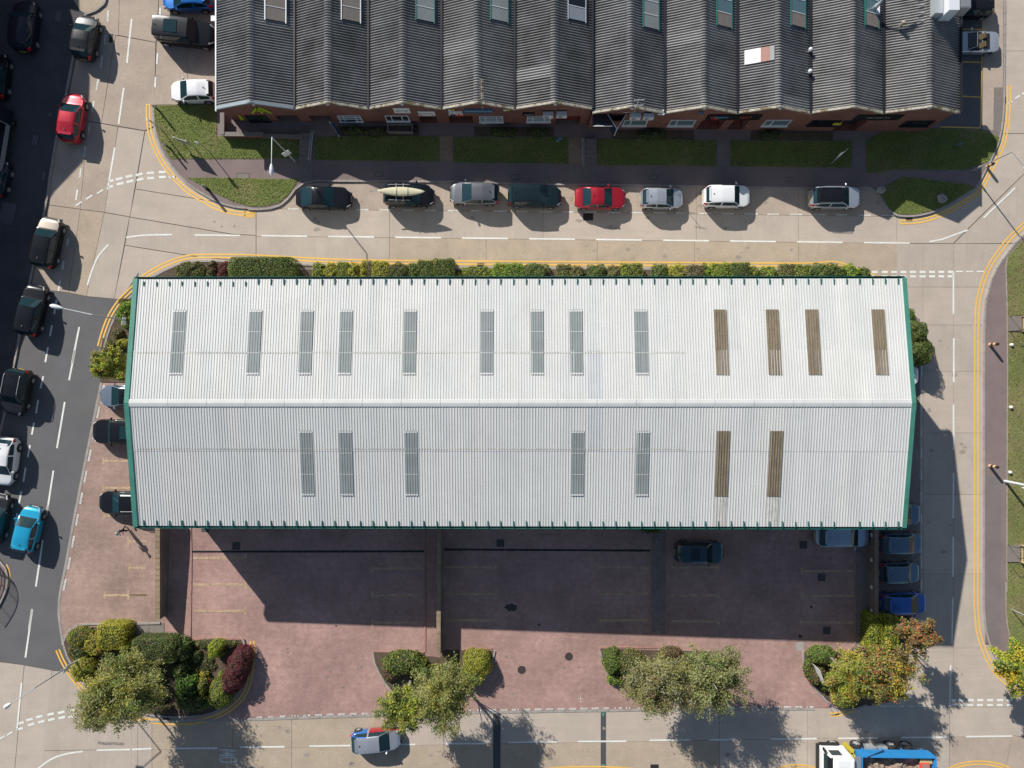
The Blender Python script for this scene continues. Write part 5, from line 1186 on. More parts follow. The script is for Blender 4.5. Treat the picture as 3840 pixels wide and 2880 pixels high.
for x in (-.95,.95): MB().box((x,1.35,1.5),(.06,.06,.75)).build('rack_post', MT['steel'], fb)
for s in (-1,1):
    for y in (1.7,-1.7):
        o = put('wheel', TY, fb); o.location = (s*.86,y,.34); o.rotation_euler = (0,0,R(90)); put('rim', RI, o)
# eight wheel tipper
mat('tip_blue', (.03,.24,.55), .45, .06, 1.2, .05, 12); mat('rubble', (.30,.22,.16), .95, .35, 2.5, .4, 12, .8, 9); mat('cab_white', (.74,.75,.76), .35)
p1, p4 = W('t8',505,312,.5), W('t8',1545,300,.5); cx = (p1.x+p4.x)/2; gy = p1.y-1.0
tk = thing('tipper_truck', 'white cab tipper lorry with bright blue body at the bottom edge', 'lorry', (cx, gy, gz(cx)), (0, math.atan(SL), math.pi))
# local +x is forward (west); the north side is local -y
WX = [cx-W('t8',x,300,.5).x for x in (505,840,1320,1545)]
for x in WX:
    for s in (-1,1):
        o = put('wheel', TY, tk); k = .52/.33; o.location = (x, s*1.02, .52); o.scale = (k, k*1.35*s, k); put('rim', RI, o); put('hub', DI, o)
xf = WX[0]+1.35; xr = WX[3]-1.05
MB().box(((xf+xr)/2-.6,0,.95),(xf-xr-1.4,.9,.3)).build('chassis', MT['galv'], tk)
prof = [(xf-2.1,.75),(xf-.05,.75),(xf,1.2),(xf-.05,1.75),(xf-.38,2.75),(xf-.6,2.98),(xf-2.1,3.02)]; vs = [(x, s*1.22*(1 if z < 2 else .94), z) for s in (-1,1) for x, z in prof]; k = len(prof)
ortho(mesh('cab', vs, [tuple(range(k)), tuple(range(k,2*k))[::-1]]+[(i, i+k, (i+1)%k+k, (i+1)%k) for i in range(k)], MT['cab_white'], tk))
cabo = [o for o in tk.children if o.name.startswith('cab')][0]; bv = cabo.modifiers.new('edge','BEVEL'); bv.width = .16; bv.segments = 4; bv.limit_method = 'ANGLE'; bv.angle_limit = R(28)
mesh('windscreen', [(xf-.035,-1.08,1.83),(xf-.035,1.08,1.83),(xf-.36,1.0,2.72),(xf-.36,-1.0,2.72)], [(0,1,2,3)], MT['car_glass'], tk)
MB().box((xf-.2,0,2.75),(.5,2.2,.05)).build('sun_visor', MT['car_trim'], tk)
for s in (-1,1):
    MB().box((xf-.85,s*1.225,2.1),(.85,.03,.7)).build('side_window', MT['car_glass'], tk); MB().box((xf+.02,s*1.42,2.1),(.12,.22,.5)).build('mirror', MT['car_trim'], tk)
    MB().box((xf-.9,s*1.12,.72),(1.5,.25,.55)).build('wing', MT['car_trim'], tk); MB().box((xf-.02,s*.9,.8),(.06,.35,.2)).build('headlight', MT['lamp_clear'], tk)
MB().box((xf-1.25,0,3.06),(.75,.9,.06)).build('roof_hatch', MT['car_glass'], tk); MB().box((xf-1.9,0,2.6),(.12,1.9,.9)).build('deflector', MT['cab_white'], tk); MB().box((xf,0,.7),(.16,2.3,.5)).build('bumper', MT['car_trim'], tk)
for s, y in ((0,-.9),(1,-.5),(2,.5)): MB().tube([(xf-2.2,y,1.2),(xf-2.35,y,2.4),(xf-2.6,y*.7,2.3),(xf-2.6,y,1.3)], .05, 6).build('hose', MT['sign_yellow'], tk)
for k in range(6): MB().box((xf-2.3-.03*k,-1.12,.5+k*.22),(.3,.3,.05)).build('ladder_rung', MT['sign_yellow'], tk)
xb0, xb1 = xf-2.75, xr-.35; HB, BT = 1.3, 2.65
o_ = [(xb0,-1.25),(xb0,1.25),(xb1,1.25),(xb1,-1.25)]; i_ = [(xb0-.1,-1.13),(xb0-.1,1.13),(xb1+.1,1.13),(xb1+.1,-1.13)]; fl = [(xb0-.2,-.95),(xb0-.2,.95),(xb1+.2,.95),(xb1+.2,-.95)]
vs = [(x,y*.9,HB) for x,y in o_]+[(x,y,BT) for x,y in o_]+[(x,y,BT) for x,y in i_]+[(x,y,HB+.08) for x,y in fl]
fs = [(3,2,1,0)]+[(k, (k+1)%4, (k+1)%4+4, k+4) for k in range(4)]+[(k+4, (k+1)%4+4, (k+1)%4+8, k+8) for k in range(4)]+[(k+8, (k+1)%4+8, (k+1)%4+12, k+12) for k in range(4)]+[(12,13,14,15)]
mesh('tipping_body', vs, fs, MT['tip_blue'], tk)
for t in (.1,.37,.63,.9):
    for s in (-1,1): MB().box((xb0+(xb1-xb0)*t, s*1.24, (HB+BT)/2),(.1,.06,BT-HB-.06)).build('rib', MT['tip_blue'], tk)
MB().box((xb0+.3,0,BT-.05),(.5,2.3,.08)).build('headboard', MT['steel'], tk); MB().tube([(xb0-.4,-1.2,BT+.12),(WX[1]-1.6,-1.35,1.9)], .05, 6).build('sheet_arm', MT['sign_navy'], tk)
for x in (WX[1]-.95,WX[1]-1.9): MB().box((x,-1.0,.85),(.8,.45,.6)).build('tank', MT['galv'], tk)
load = thing('rubble_load', 'brown rubble heaped in the blue tipper body', 'rubble', tk.location, tk.rotation_euler); vs = []; fs = []; nx, ny = 22, 9
for i in range(nx):
    for j in range(ny): vs.append((xb0-.25+(xb1+.25-xb0+.25)*i/(nx-1), -.98+1.96*j/(ny-1), HB+.45+.35*math.sin(i*.9)*math.cos(j*.8)*.6+random.uniform(0,.28)))
for i in range(nx-1):
    for j in range(ny-1): a = i*ny+j; fs.append((a, a+ny, a+ny+1, a+1))
mesh('heap', vs, fs, MT['rubble'], load)
cr = thing('red_crate', 'red crate lying on the rubble in the tipper', 'crate', tk.location, tk.rotation_euler); MB().box((xb1+.8,-.2,HB+1.02),(.7,.9,.3)).build('tray', MT['sign_red'], cr); MB().box((xb1+.8,-.2,HB+1.18),(.55,.75,.02)).build('base', MT['kerb_red'], cr)
bx = thing('timber_board', 'pale board lying behind the red crate in the tipper', 'board', tk.location, tk.rotation_euler); MB().box((xb1+.7,-.75,HB+1.05),(.95,.4,.08)).build('sheet', MT['timber'], bx)
# ------------------------------------------------------------------ planting
def leafmesh(name, C, Nrm, size, mats, wts, jit=.8, parent=None, world=True, asp=.6):
    n = len(C); nr = Nrm + rng.normal(0, jit, (n,3)); nr /= np.linalg.norm(nr, axis=1)[:,None]
    t = rng.normal(0,1,(n,3)); t -= nr*np.sum(t*nr,1)[:,None]; t /= np.linalg.norm(t,axis=1)[:,None]; b = np.cross(nr, t)
    s = (size*rng.uniform(.6,1.35,n))[:,None]
    V = np.stack([C - t*s, C - b*s*asp, C + t*s, C + b*s*asp], 1).reshape(-1,3)
    me = bpy.data.meshes.new(name); me.vertices.add(4*n); me.vertices.foreach_set('co', V.ravel().astype(np.float32))
    me.loops.add(4*n); me.loops.foreach_set('vertex_index', np.arange(4*n, dtype=np.int32))
    me.polygons.add(n); me.polygons.foreach_set('loop_start', np.arange(0,4*n,4,dtype=np.int32)); me.polygons.foreach_set('loop_total', np.full(n,4,np.int32))
    for m in mats: me.materials.append(MT['leaf_'+m])
    if isinstance(wts, np.ndarray) and wts.dtype.kind == 'i': mi = wts
    else: w = np.array(wts, float); mi = rng.choice(len(mats), n, p=w/w.sum())
    me.polygons.foreach_set('material_index', mi.astype(np.int32)); me.update(); me.validate()
    return put(name, me, parent, world)
def shrub(label, w, x, y, rx, ry, h, mats, wts, form='dome', ang=0, name='shrub', dens=330, leaf=.05, group=None, rough=.06, base=.10, top=True):
    """x,y: where the middle of its top shows on the survey grid"""
    c = W(w, x, y, h*.75 if top else 0); g_ = gz(c.x)+base
    leaf *= .9; dens = int(dens*1.25); t = thing(name, label, 'hedge' if name == 'hedge' else 'shrub', (c.x, c.y, g_), None, group)
    p = {'dome':2.8,'box':9.0,'loose':2.2}[form]; rough = rough*(.4 if form == 'box' else 1); area_ = 2*(rx+ry)*h*1.2 + 4*rx*ry
    n = int(area_*dens)
    D = rng.normal(0,1,(n*2,3)); D[:,2] = np.abs(D[:,2])
    if form == 'box':      # even cover of a block
        m_ = n*2; top_ = rng.random(m_) < (4*rx*ry)/(4*rx*ry+4*(rx+ry)*h); D = np.stack([rng.uniform(-1,1,m_), rng.uniform(-1,1,m_), rng.uniform(0,1,m_)],1)
        D[top_,2] = 1; sd = ~top_; k = rng.random(m_) < rx/(rx+ry); sg = np.where(rng.random(m_) < .5, -1, 1); D[sd&k,1] = sg[sd&k]; D[sd&~k,0] = sg[sd&~k]
    r = (np.abs(D)**p).sum(1)**(-1/p); S = D*r[:,None]; S = S[:n]
    ph = rng.uniform(0,6.28,6); fr_ = 2.2/max(.5,min(rx,ry))
    def lump(Q): return 1 + 1.3*rough*(np.sin(Q[:,0]*rx*fr_*2+ph[0])*np.sin(Q[:,1]*ry*fr_*2+ph[1])+.7*np.sin(Q[:,0]*rx*fr_*4.3+ph[2]+Q[:,2]*3)*np.sin(Q[:,1]*ry*fr_*3.9+ph[3]))
    lm = lump(S); P_ = S*np.array([rx,ry,h])*lm[:,None]; P_ *= (1-np.abs(rng.normal(0,.05 if form != 'loose' else .16,n)))[:,None]
    Nr = S/np.array([rx,ry,h]); Nr /= np.linalg.norm(Nr,axis=1)[:,None]
    a = R(ang); Rm = np.array([[math.cos(a),-math.sin(a),0],[math.sin(a),math.cos(a),0],[0,0,1]])
    leafmesh('foliage', P_@Rm.T, Nr@Rm.T, leaf*(1 if form != 'loose' else 1.3), mats, wts, .55 if form != 'loose' else .9, t, False)
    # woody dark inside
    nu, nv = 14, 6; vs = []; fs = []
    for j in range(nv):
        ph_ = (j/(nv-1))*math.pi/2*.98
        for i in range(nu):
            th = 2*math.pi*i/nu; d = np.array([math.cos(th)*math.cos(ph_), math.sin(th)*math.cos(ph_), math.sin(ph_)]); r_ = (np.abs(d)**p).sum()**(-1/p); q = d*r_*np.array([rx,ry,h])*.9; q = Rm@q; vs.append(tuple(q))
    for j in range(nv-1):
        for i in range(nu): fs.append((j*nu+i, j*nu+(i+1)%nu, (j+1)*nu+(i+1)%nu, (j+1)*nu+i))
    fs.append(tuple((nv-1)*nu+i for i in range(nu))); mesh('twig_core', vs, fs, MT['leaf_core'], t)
    return t
def tree(label, base, top_px, r, hc, mats, wts, ncl=60, nl=9000, leaf=.075, lean=(0,0), bark='bark', seed=1, squash=.8, name='tree', spread=.17, berries=None):
    """base = point on the ground, crown centre over it at height hc, radius r"""
    nl = int(nl*2.3); leaf *= 1.12; rs = np.random.default_rng(seed); w, x, y = top_px; cc = W(w, x, y, hc); b = W(*base) if base else Vector((cc.x, cc.y, gz(cc.x)))
    g_ = gz(b.x)+.08; t = thing(name, label, 'tree', (b.x, b.y, g_))
    C0 = np.array([cc.x-b.x, cc.y-b.y, hc])
    # branches sweep up and out from the trunk; leaves hang along their outer part
    nb = int(ncl*1.5); cl = []; LP = []; LB = []; per = nl//nb
    for k in range(nb):
        d = rs.normal(0,1,3); d /= np.linalg.norm(d); d[2] = abs(d[2])*.9-.15 if rs.random() < .8 else d[2]*.8
        ln = r*rs.uniform(.45,1.12)*(1.0 if rs.random() < .8 else 1.18); tip = C0 + d*np.array([1,1,squash])*ln
        st = C0*np.array([.8,.8,1]) + np.array([0,0,-r*squash*.45]) + rs.normal(0,.12*r,3)
        tt = rs.beta(2.4,1.3,per)[:,None]; bend = np.sin(tt*3.14)*rs.normal(0,.10*r,3) + np.array([0,0,1])*np.sin(tt*3.14)*.10*r
        rad = r*spread*(.62-.30*tt)*rs.uniform(.7,1.25); sw_ = rs.normal(0,1,(per,3))*np.array([1,1,.7])
        LP.append(st + (tip-st)*tt + bend + sw_*rad); LB.append(np.full(per,k)); cl.append(tip)
    P_ = np.concatenate(LP); idx = np.concatenate(LB); nl = len(P_); cl = np.array(cl); Nr = P_ - C0; Nr[:,2] += r*1.1; Nr /= np.linalg.norm(Nr,axis=1)[:,None]
    ctone = rs.choice(len(mats), nb, p=np.array(wts)/sum(wts)); own = rs.choice(len(mats), nl, p=np.array(wts)/sum(wts))
    mi = np.where(rs.random(nl) < .5, ctone[idx], own); ncl = nb
    leafmesh('crown', P_, Nr, leaf, mats, mi.astype(np.int64), .62, t, False)
    mb = MB(); fork = Vector((C0[0]*.35, C0[1]*.35, hc*.42)); rt = .05*r+.02
    mb.tube([(0,0,-.1),(C0[0]*.1,C0[1]*.1,hc*.2),fork,Vector(C0)*.78,Vector(C0)+Vector((0,0,r*squash*.7))], [rt*1.3,rt,rt*.8,rt*.5,rt*.15], 8)
    for q in cl[:int(ncl*.45)]:
        q = Vector(q); s = Vector((0,0,0)).lerp(fork, 1) if q.z < hc else Vector(C0)*.8; m_ = s.lerp(q,.5)+Vector((0,0,.12*r)); mb.tube([s, m_, q], [rt*.26,rt*.15,rt*.06], 5, cap=False)
    mb.build('trunk', MT[bark], t, False, True)
    if berries is not None:
        k = rs.integers(0,nl,berries); leafmesh('berries', P_[k]+Nr[k]*.08, Nr[k], .06, ['orange','red'], [4,1], .5, t, False, 1.0)
    return t
T = tree
T('small orange tinged tree beside the warehouse west wall', None, ('P',240,790), 1.6, 3.2, ['mid','lime','olive','gold'], [4,4,4,1], 44, 7500, .065, seed=3, berries=260)
T('large olive tree in the south west bed', None, ('P',268,1494), 3.35, 4.6, ['olive','pale','mid','gold'], [6,3,3,1], 95, 17000, .062, seed=5, bark='birch_bark')
T('thin wispy branch tree overhanging the south west junction', None, ('P',210,1534), 1.95, 4.8, ['olive','pale','grey'], [4,3,2], 34, 3200, .06, seed=15, bark='birch_bark', spread=.24)
T('green left tree of the pair in the middle bed', None, ('P',868,1528), 2.05, 5.0, ['mid','olive','lime','gold'], [5,4,2,1], 60, 8500, .065, seed=7, bark='birch_bark', spread=.2)
T('olive right tree of the pair in the middle bed', None, ('P',958,1500), 2.75, 5.4, ['olive','pale','gold','mid'], [5,4,1,2], 75, 11500, .062, seed=8, bark='birch_bark', spread=.19)
T('grey olive tree on the left of the centre bed', None, ('P',1425,1478), 2.9, 5.0, ['olive','grey','pale','brown'], [5,3,3,1], 75, 12000, .062, seed=9, bark='birch_bark', spread=.19)
T('pale olive tree on the right of the centre bed', None, ('P',1535,1468), 2.9, 5.2, ['pale','olive','grey','mid'], [5,4,2,2], 75, 11500, .062, seed=10, bark='birch_bark', spread=.19)
T('golden green tree in the south east bed', None, ('P',1838,1458), 2.2, 4.4, ['olive','gold','lime','mid'], [5,3,2,2], 70, 10500, .065, seed=11, berries=900)
T('rowan with many orange berries at the east end', None, ('P',1908,1452), 2.45, 4.8, ['olive','gold','brown','mid'], [5,3,3,2], 80, 12500, .068, seed=12, berries=2400)
T('upper rowan crown with orange berries beside the blue car', None, ('P',1980,1375), 1.75, 4.6, ['brown','olive','mid'], [5,4,1], 38, 5000, .068, seed=13, berries=1500)
T('yellow green tree cut by the right edge', ('P',2196,1446), ('P',2202,1440), 2.15, 4.6, ['lime','mid','gold','yel'], [4,4,3,1], 55, 8500, .085, seed=14, berries=120)
ORD = ['first','second','third','fourth','fifth','sixth','seventh','eighth','ninth','tenth','eleventh','twelfth','thirteenth','fourteenth','fifteenth','sixteenth','seventeenth','eighteenth','nineteenth','twentieth','twenty-first','twenty-second','twenty-third','twenty-fourth','twenty-fifth','twenty-sixth','twenty-seventh','twenty-eighth','twenty-ninth','thirtieth','thirty-first','thirty-second','thirty-third','thirty-fourth','thirty-fifth','thirty-sixth','thirty-seventh','thirty-eighth']
MIXM = {'darkmix':(['dark','purple','olive','mid'],[4,2,3,2],'dark mottled'),'purple':(['purple','mid','brown'],[3,3,2],'purple green'),'red':(['red','purple','brown'],[4,3,1],'dark red'),'green':(['mid','dark','olive'],[5,3,2],'green'),
  'gold':(['gold','lime','olive'],[4,3,2],'golden'),'low':(['lime','mid','olive'],[3,3,3],'yellowish green'),'brown':(['brown','grey','olive'],[4,3,2],'brownish grey'),'brownmix':(['brown','mid','olive','purple'],[3,4,3,1],'brown tinged green'),'bright':(['bright','lime','mid'],[4,3,2],'bright green'),'lime':(['lime','bright','olive'],[4,3,2],'lime green')}
NH = [('s4',170,400,'darkmix',1.5,150),('s4',400,480,'purple',1.3,150),('s4',480,575,'red',1.4,150),('s4',575,1040,'green',2.3,130),('s4',1165,1245,'low',.8,150),('s4',1240,1350,'gold',1.0,150),('s4',1340,1425,'low',.9,150),('s4',1415,1505,'gold',1.0,155),('s4',1500,1560,'gold',1.2,150),('s4',1555,1640,'brown',.9,150),('s4',1600,1705,'gold',1.3,155),('s4',1700,1850,'darkmix',1.3,150),('s4',1840,1935,'green',1.2,150),('s4',1920,2035,'green',1.3,150),('s4',2030,2185,'green',1.9,140),
  ('s5',105,295,'low',.8,95),('s5',290,435,'bright',.9,95),('s5',428,570,'green',1.4,90),('s5',612,682,'brownmix',1.1,95),('s5',680,746,'brownmix',1.1,95),('s5',760,872,'green',1.4,90),('s5',868,942,'brownmix',1.2,92),('s5',938,1050,'low',1.3,92),('s5',1100,1182,'green',1.2,92),('s5',1180,1282,'gold',1.2,92),('s5',1275,1360,'brown',1.2,92),('s5',1350,1402,'bright',1.1,95),('s5',1398,1503,'lime',1.3,92),('s5',1500,1600,'green',1.3,92),('s5',1592,1648,'low',.9,100),('s5',1652,1748,'lime',1.0,98),('s5',1758,1832,'brownmix',1.1,95),('s5',1828,1902,'low',1.1,95),('s5',1895,2085,'green',1.7,86),('s5',2078,2162,'bright',1.2,98),('s5',2155,2230,'green',1.1,108)]
for i, (w, x0, x1, m_, h, y) in enumerate(NH):
    mm, ww, nm = MIXM[m_]; a, b = W(w,x0,y,h*.6), W(w,x1,y,h*.6); box = (x1-x0) > 400
    shrub(('long clipped green hedge block, tallest in the strip north of the warehouse' if box else '%s shrub, %s from the left in the strip north of the warehouse' % (nm, ORD[i])), w, (x0+x1)/2, y, (b.x-a.x)/2*(1.06 if box else random.uniform(.95,1.2)), .95 if box else .72+.25*random.random(), h*(.85 if box else random.uniform(.55,.85)), mm, ww, 'box' if box else random.choice(['dome','loose','box']), rough=.03 if box else .1, name='hedge' if box else 'shrub', group='shrubs in the strip north of the warehouse', leaf=.055)
# west end of the warehouse
shrub('leafy light green shrub by the lamp post at the warehouse corner','f',1085,1240,.95,1.25,1.5,['bright','mid','lime'],[4,4,2],'loose',leaf=.07,dens=230)
shrub('small golden shrub left of the green verge','f',1065,1490,.62,.35,.9,['gold','lime','olive'],[3,3,3]); shrub('low brown shrub in the west end soil','f',1010,1400,.5,.4,.5,['brown','grey','olive'],[3,2,2],'loose',dens=160)
shrub('small dark shrub below the golden one','g',960,-20,.6,.45,.7,['mid','brown','olive'],[3,2,3],'loose',dens=220); shrub('clipped shrub at the warehouse north west kerb','f',1060,1130,.4,.3,.6,['grey','brown'],[2,3],dens=160)
# east end
shrub('upper rounded clipped bush at the warehouse east end','m',1275,1265,1.25,1.15,2.3,['dark','mid','olive'],[4,4,2],rough=.05); shrub('lower rounded clipped bush at the warehouse east end','m',1300,1425,1.5,1.25,2.4,['dark','mid','olive'],[4,4,2],rough=.05); shrub('small green shrub behind the east verge','m',1225,1130,.55,.8,.9,['mid','dark','lime'],[3,3,1])
# south west bed
S_ = lambda *a, **k: shrub(*a, **k)
S_('square golden hedge at the top of the south west bed','h',975,520,1.15,1.05,1.7,['gold','lime','olive'],[4,4,2],'box',leaf=.055,name='hedge'); S_('red tinged loose shrub at the west tip','h',680,540,1.2,.85,1.0,['mid','olive','orange','lime'],[4,3,1,2],'loose',dens=260)
S_('golden mound between the square hedge and the olive tree','h',830,600,1.3,1.0,1.3,['gold','olive','orange','lime'],[3,4,1,2],'loose',dens=280); S_('orange berried cotoneaster on the west slope','h',680,660,1.0,.9,.8,['mid','dark','orange'],[4,3,1],'loose',dens=260)
S_('golden clipped bush by the lamp post','h',700,820,.95,1.05,1.3,['gold','olive','lime'],[4,3,3],rough=.05); S_('dark clipped hedge with flat top, centre of the south west bed','h',1330,640,1.75,1.0,1.9,['dark','mid','purple','olive'],[5,4,1,2],'box',leaf=.05,name='hedge')
S_('yellow flowering shrub below the dark clipped hedge','h',1280,720,.9,.35,1.7,['yel','gold','mid'],[4,2,3],'loose',dens=240); S_('gold green shoulder left of the dark clipped hedge','h',1100,620,.5,.6,1.5,['gold','lime','mid'],[3,3,3])
S_('grey green leafy shrub right of the dark hedge','h',1570,650,.65,1.0,1.2,['mid','dark','pale'],[4,4,2],'loose',leaf=.07,dens=220); S_('second grey green leafy shrub below it','h',1550,820,.7,.75,1.2,['mid','dark','pale'],[4,4,2],'loose',leaf=.07,dens=220)
S_('dark low shrub in the middle of the bed','h',1680,700,.6,.6,.6,['dark','mid','brown'],[4,3,2],'loose',dens=240); S_('bright lime clipped ball','h',1855,645,.62,.68,1.5,['lime','bright','gold'],[5,3,2],rough=.07); S_('dark red clipped wedge hedge','h',2030,830,.95,2.05,1.6,['red','purple'],[3,4],rough=.05,ang=-20,name='hedge')
S_('green clipped ball at the south corner','h',1890,1035,.95,1.15,1.5,['olive','mid','lime'],[4,4,2],rough=.05); S_('broad glossy green shrub','h',1600,950,1.05,1.1,1.3,['bright','mid','dark'],[3,4,3],'loose',leaf=.075,dens=220); S_('gold mottled upright shrub','h',1750,950,.5,.9,1.0,['gold','mid','olive'],[3,4,3],'loose',dens=240)
S_('small yellow flowering plant','h',1760,850,.4,.25,.6,['yel','gold','mid'],[3,2,2],'loose',dens=240); S_('small magenta leaved plant','h',1810,905,.35,.22,.5,['red','purple','mid'],[4,2,1],'loose',dens=240); S_('dark green shrub along the south edge of the bed','h',1650,1110,1.5,.75,1.3,['dark','mid','olive'],[4,4,2],'loose',dens=230)
S_('maroon shrub at the shaded south edge','h',1380,1160,.9,.4,.9,['purple','dark','mid'],[4,3,2],'loose',dens=220); S_('low mixed ground cover along the top edge','h',1850,590,1.9,.4,.4,['mid','olive','brown','dark'],[3,3,3,2],'loose',dens=240); S_('lime sprig plants beside the red hedge','h',1910,880,.35,.5,.5,['bright','lime','olive'],[3,3,2],'loose',dens=220); S_('dark shaded hedge behind the trunk of the olive tree','h',1200,950,1.8,1.4,1.5,['dark','olive','mid'],[4,4,2],'loose',dens=160)
S_('brown ground cover in the middle of the south west bed','h',1740,760,1.2,.9,.25,['brown','olive','mid','dark'],[3,3,2,3],'loose',dens=200)
# middle bed
S_('dark leafy hedge at the left of the middle bed','i',1410,770,1.85,1.05,1.2,['mid','dark','olive','lime'],[4,3,3,1],'loose',leaf=.06,dens=280); S_('bright green grassy tuft in the middle bed','i',1505,800,.55,.4,1.0,['bright','lime','mid'],[5,3,2]); S_('maroon low shrub at the left kerb of the middle bed','i',1300,870,.7,.4,.7,['purple','red','mid'],[3,2,3],'loose',dens=220)
S_('golden clipped bush at the right of the middle bed','i',2050,775,1.2,1.15,1.4,['gold','lime','olive','mid'],[4,4,2,2],rough=.05); S_('lower golden green bush at the right of the middle bed','i',2010,880,1.1,.8,1.2,['lime','olive','mid'],[3,4,3],rough=.06)
# centre bed
S_('clipped green hedge at the left of the centre bed','j',1150,750,.85,1.1,1.3,['mid','olive','bright','dark'],[4,3,2,1],'loose'); S_('dark mixed shrub under the grey olive tree','j',1310,790,1.35,1.3,1.4,['mid','olive','brown'],[3,4,2],'loose',dens=220); S_('red brown dry shrub behind the centre trees','j',1660,670,.9,.45,1.0,['brown','red','olive'],[3,2,2],'loose',dens=220); S_('green shrub in the gap between the centre trees','j',1850,800,.8,.9,1.2,['bright','mid','olive'],[3,4,2],'loose',dens=220); S_('low green edging plant at the centre bed kerb','j',1170,900,.7,.5,.6,['bright','mid','lime'],[3,3,3],'loose',dens=220)
S_('low green cover under the centre trees','j',1560,860,1.7,1.2,.9,['mid','olive','brown','lime'],[4,4,2,1],'loose',dens=200); S_('low green cover at the right of the centre bed','j',1960,860,1.1,1.3,.9,['mid','olive','pale'],[4,4,2],'loose',dens=200); S_('low olive cover between the middle trees','i',1680,900,1.9,1.2,.9,['olive','mid','lime'],[4,4,2],'loose',dens=200)
# south east bed
S_('low golden cover under the golden green tree','k',720,850,1.7,1.5,.9,['gold','olive','mid'],[3,4,3],'loose',dens=180); S_('low green cover under the rowan','k',1020,860,1.3,1.6,.9,['olive','mid','brown'],[4,4,2],'loose',dens=180)
S_('green clipped cushion behind the white board','k',480,695,1.2,.8,1.0,['mid','bright','olive'],[4,3,3],'loose'); S_('lime hedge in two halves, left half','k',915,470,.55,1.45,1.7,['lime','gold','bright'],[5,3,2],'box',name='hedge',rough=.05); S_('lime hedge in two halves, right half','k',1050,470,.62,1.45,1.7,['lime','gold','bright'],[5,3,2],'box',name='hedge',rough=.05)
S_('golden shrub below the lime hedge','k',910,640,.6,.7,1.6,['gold','lime','yel'],[4,4,1],'loose',dens=240); S_('dark red berried shrub at the left kerb','k',440,880,.75,.8,1.1,['mid','dark','red','orange'],[4,3,2,1],'loose',dens=240); S_('dark green shrub behind the triangular road sign','k',520,950,.6,.6,.9,['dark','mid','bright'],[4,4,1],'loose',dens=240); S_('lime clipped ball beside the triangular road sign','k',665,1070,.78,.8,1.3,['lime','olive','bright'],[4,4,2],rough=.05); S_('low green plant at the bed edge below the board','k',350,800,.4,.8,.5,['bright','mid','orange'],[4,3,1],'loose',dens=220)
# shaded beds and pots by the units
for i, (w, x, y, rx) in enumerate((('b',1300,1140,1.1),('b',1500,1145,.9),('c',1050,1150,.9),('c',760,1150,1.2),('d',330,1170,1.3),('d',1350,1175,1.0))):
    S_(['dark low shrub left in the bed below the second unit','dark low shrub right in the bed below the second unit','dark shrub below the left wall air conditioner','dark low cover below the fourth unit window','dark low cover below the seventh unit window','dark low cover below the eighth unit window'][i], w, x, y, rx, .4, .55, ['dark','mid','brown'],[4,3,2],'loose',dens=180, base=.1, top=False)
S_('dark green rounded bush under the warehouse south eave','o',2080,300,1.0,.7,2.0,['dark','mid'],[4,3],rough=.05,base=.03); S_('dark green potted plant beside the Dutch entrance','q2',2250,380,.3,.3,1.0,['dark','mid'],[3,3],'loose',dens=240,top=False)
# grass blades and fallen leaves
def tufts(name, polys, n, mats, wts, h0):
    out = []
    for pts in polys:
        xs = [p.x for p in pts]; ys = [p.y for p in pts]; A = np.array([[p.x,p.y] for p in pts]); k = int(n*abs(sum(pts[i].x*pts[(i+1)%len(pts)].y-pts[(i+1)%len(pts)].x*pts[i].y for i in range(len(pts))))/2)
        Q = np.stack([rng.uniform(min(xs),max(xs),k*2), rng.uniform(min(ys),max(ys),k*2)],1); ins = np.zeros(len(Q),bool); j = len(A)-1
        for i in range(len(A)):
            c_ = ((A[i,1] > Q[:,1]) != (A[j,1] > Q[:,1])) & (Q[:,0] < (A[j,0]-A[i,0])*(Q[:,1]-A[i,1])/(A[j,1]-A[i,1]+1e-9)+A[i,0]); ins ^= c_; j = i
        out.append(Q[ins][:k])
    Q = np.concatenate(out); C = np.stack([Q[:,0],Q[:,1],G0-SL*Q[:,0]+h0+rng.uniform(0,.05,len(Q))],1); Nn = np.tile(np.array([0,0,1.]),(len(Q),1))
    o = leafmesh(name, C, Nn, .055, mats, wts, .8, None, False, .35); tag(o, kind='stuff'); return o
gp = [flat('N', [(579,396),(815,396),(815,512),(1128,514),(1124,597),(642,597),(607,540),(584,470)]), flat('N', [(706,668),(850,668),(1118,674),(1112,688),(1085,730),(1050,760),(1000,774),(940,774),(880,758),(800,722)])] + [flat(w, p) for w, p in GP]
tufts('grass_blades', gp, 220, ['mid','bright','olive','pale'], [3,3,4,3], .125)
tufts('grass_blades', [[p for p in eg]], 110, ['mid','olive','pale','brown'], [3,3,3,2], .13)
fl_ = [flat('k', [(1868,400),(1890,400),(1960,620),(2060,790),(2140,860),(2090,880),(1990,780),(1900,600)])]; tufts('fallen_leaves', fl_, 45, ['orange','brown','gold'], [2,4,2], .11)
tufts('fallen_leaves', [flat('j', [(1060,600),(1500,598),(1500,625),(1060,628)])], 40, ['brown','red','orange'], [4,2,1], .03)
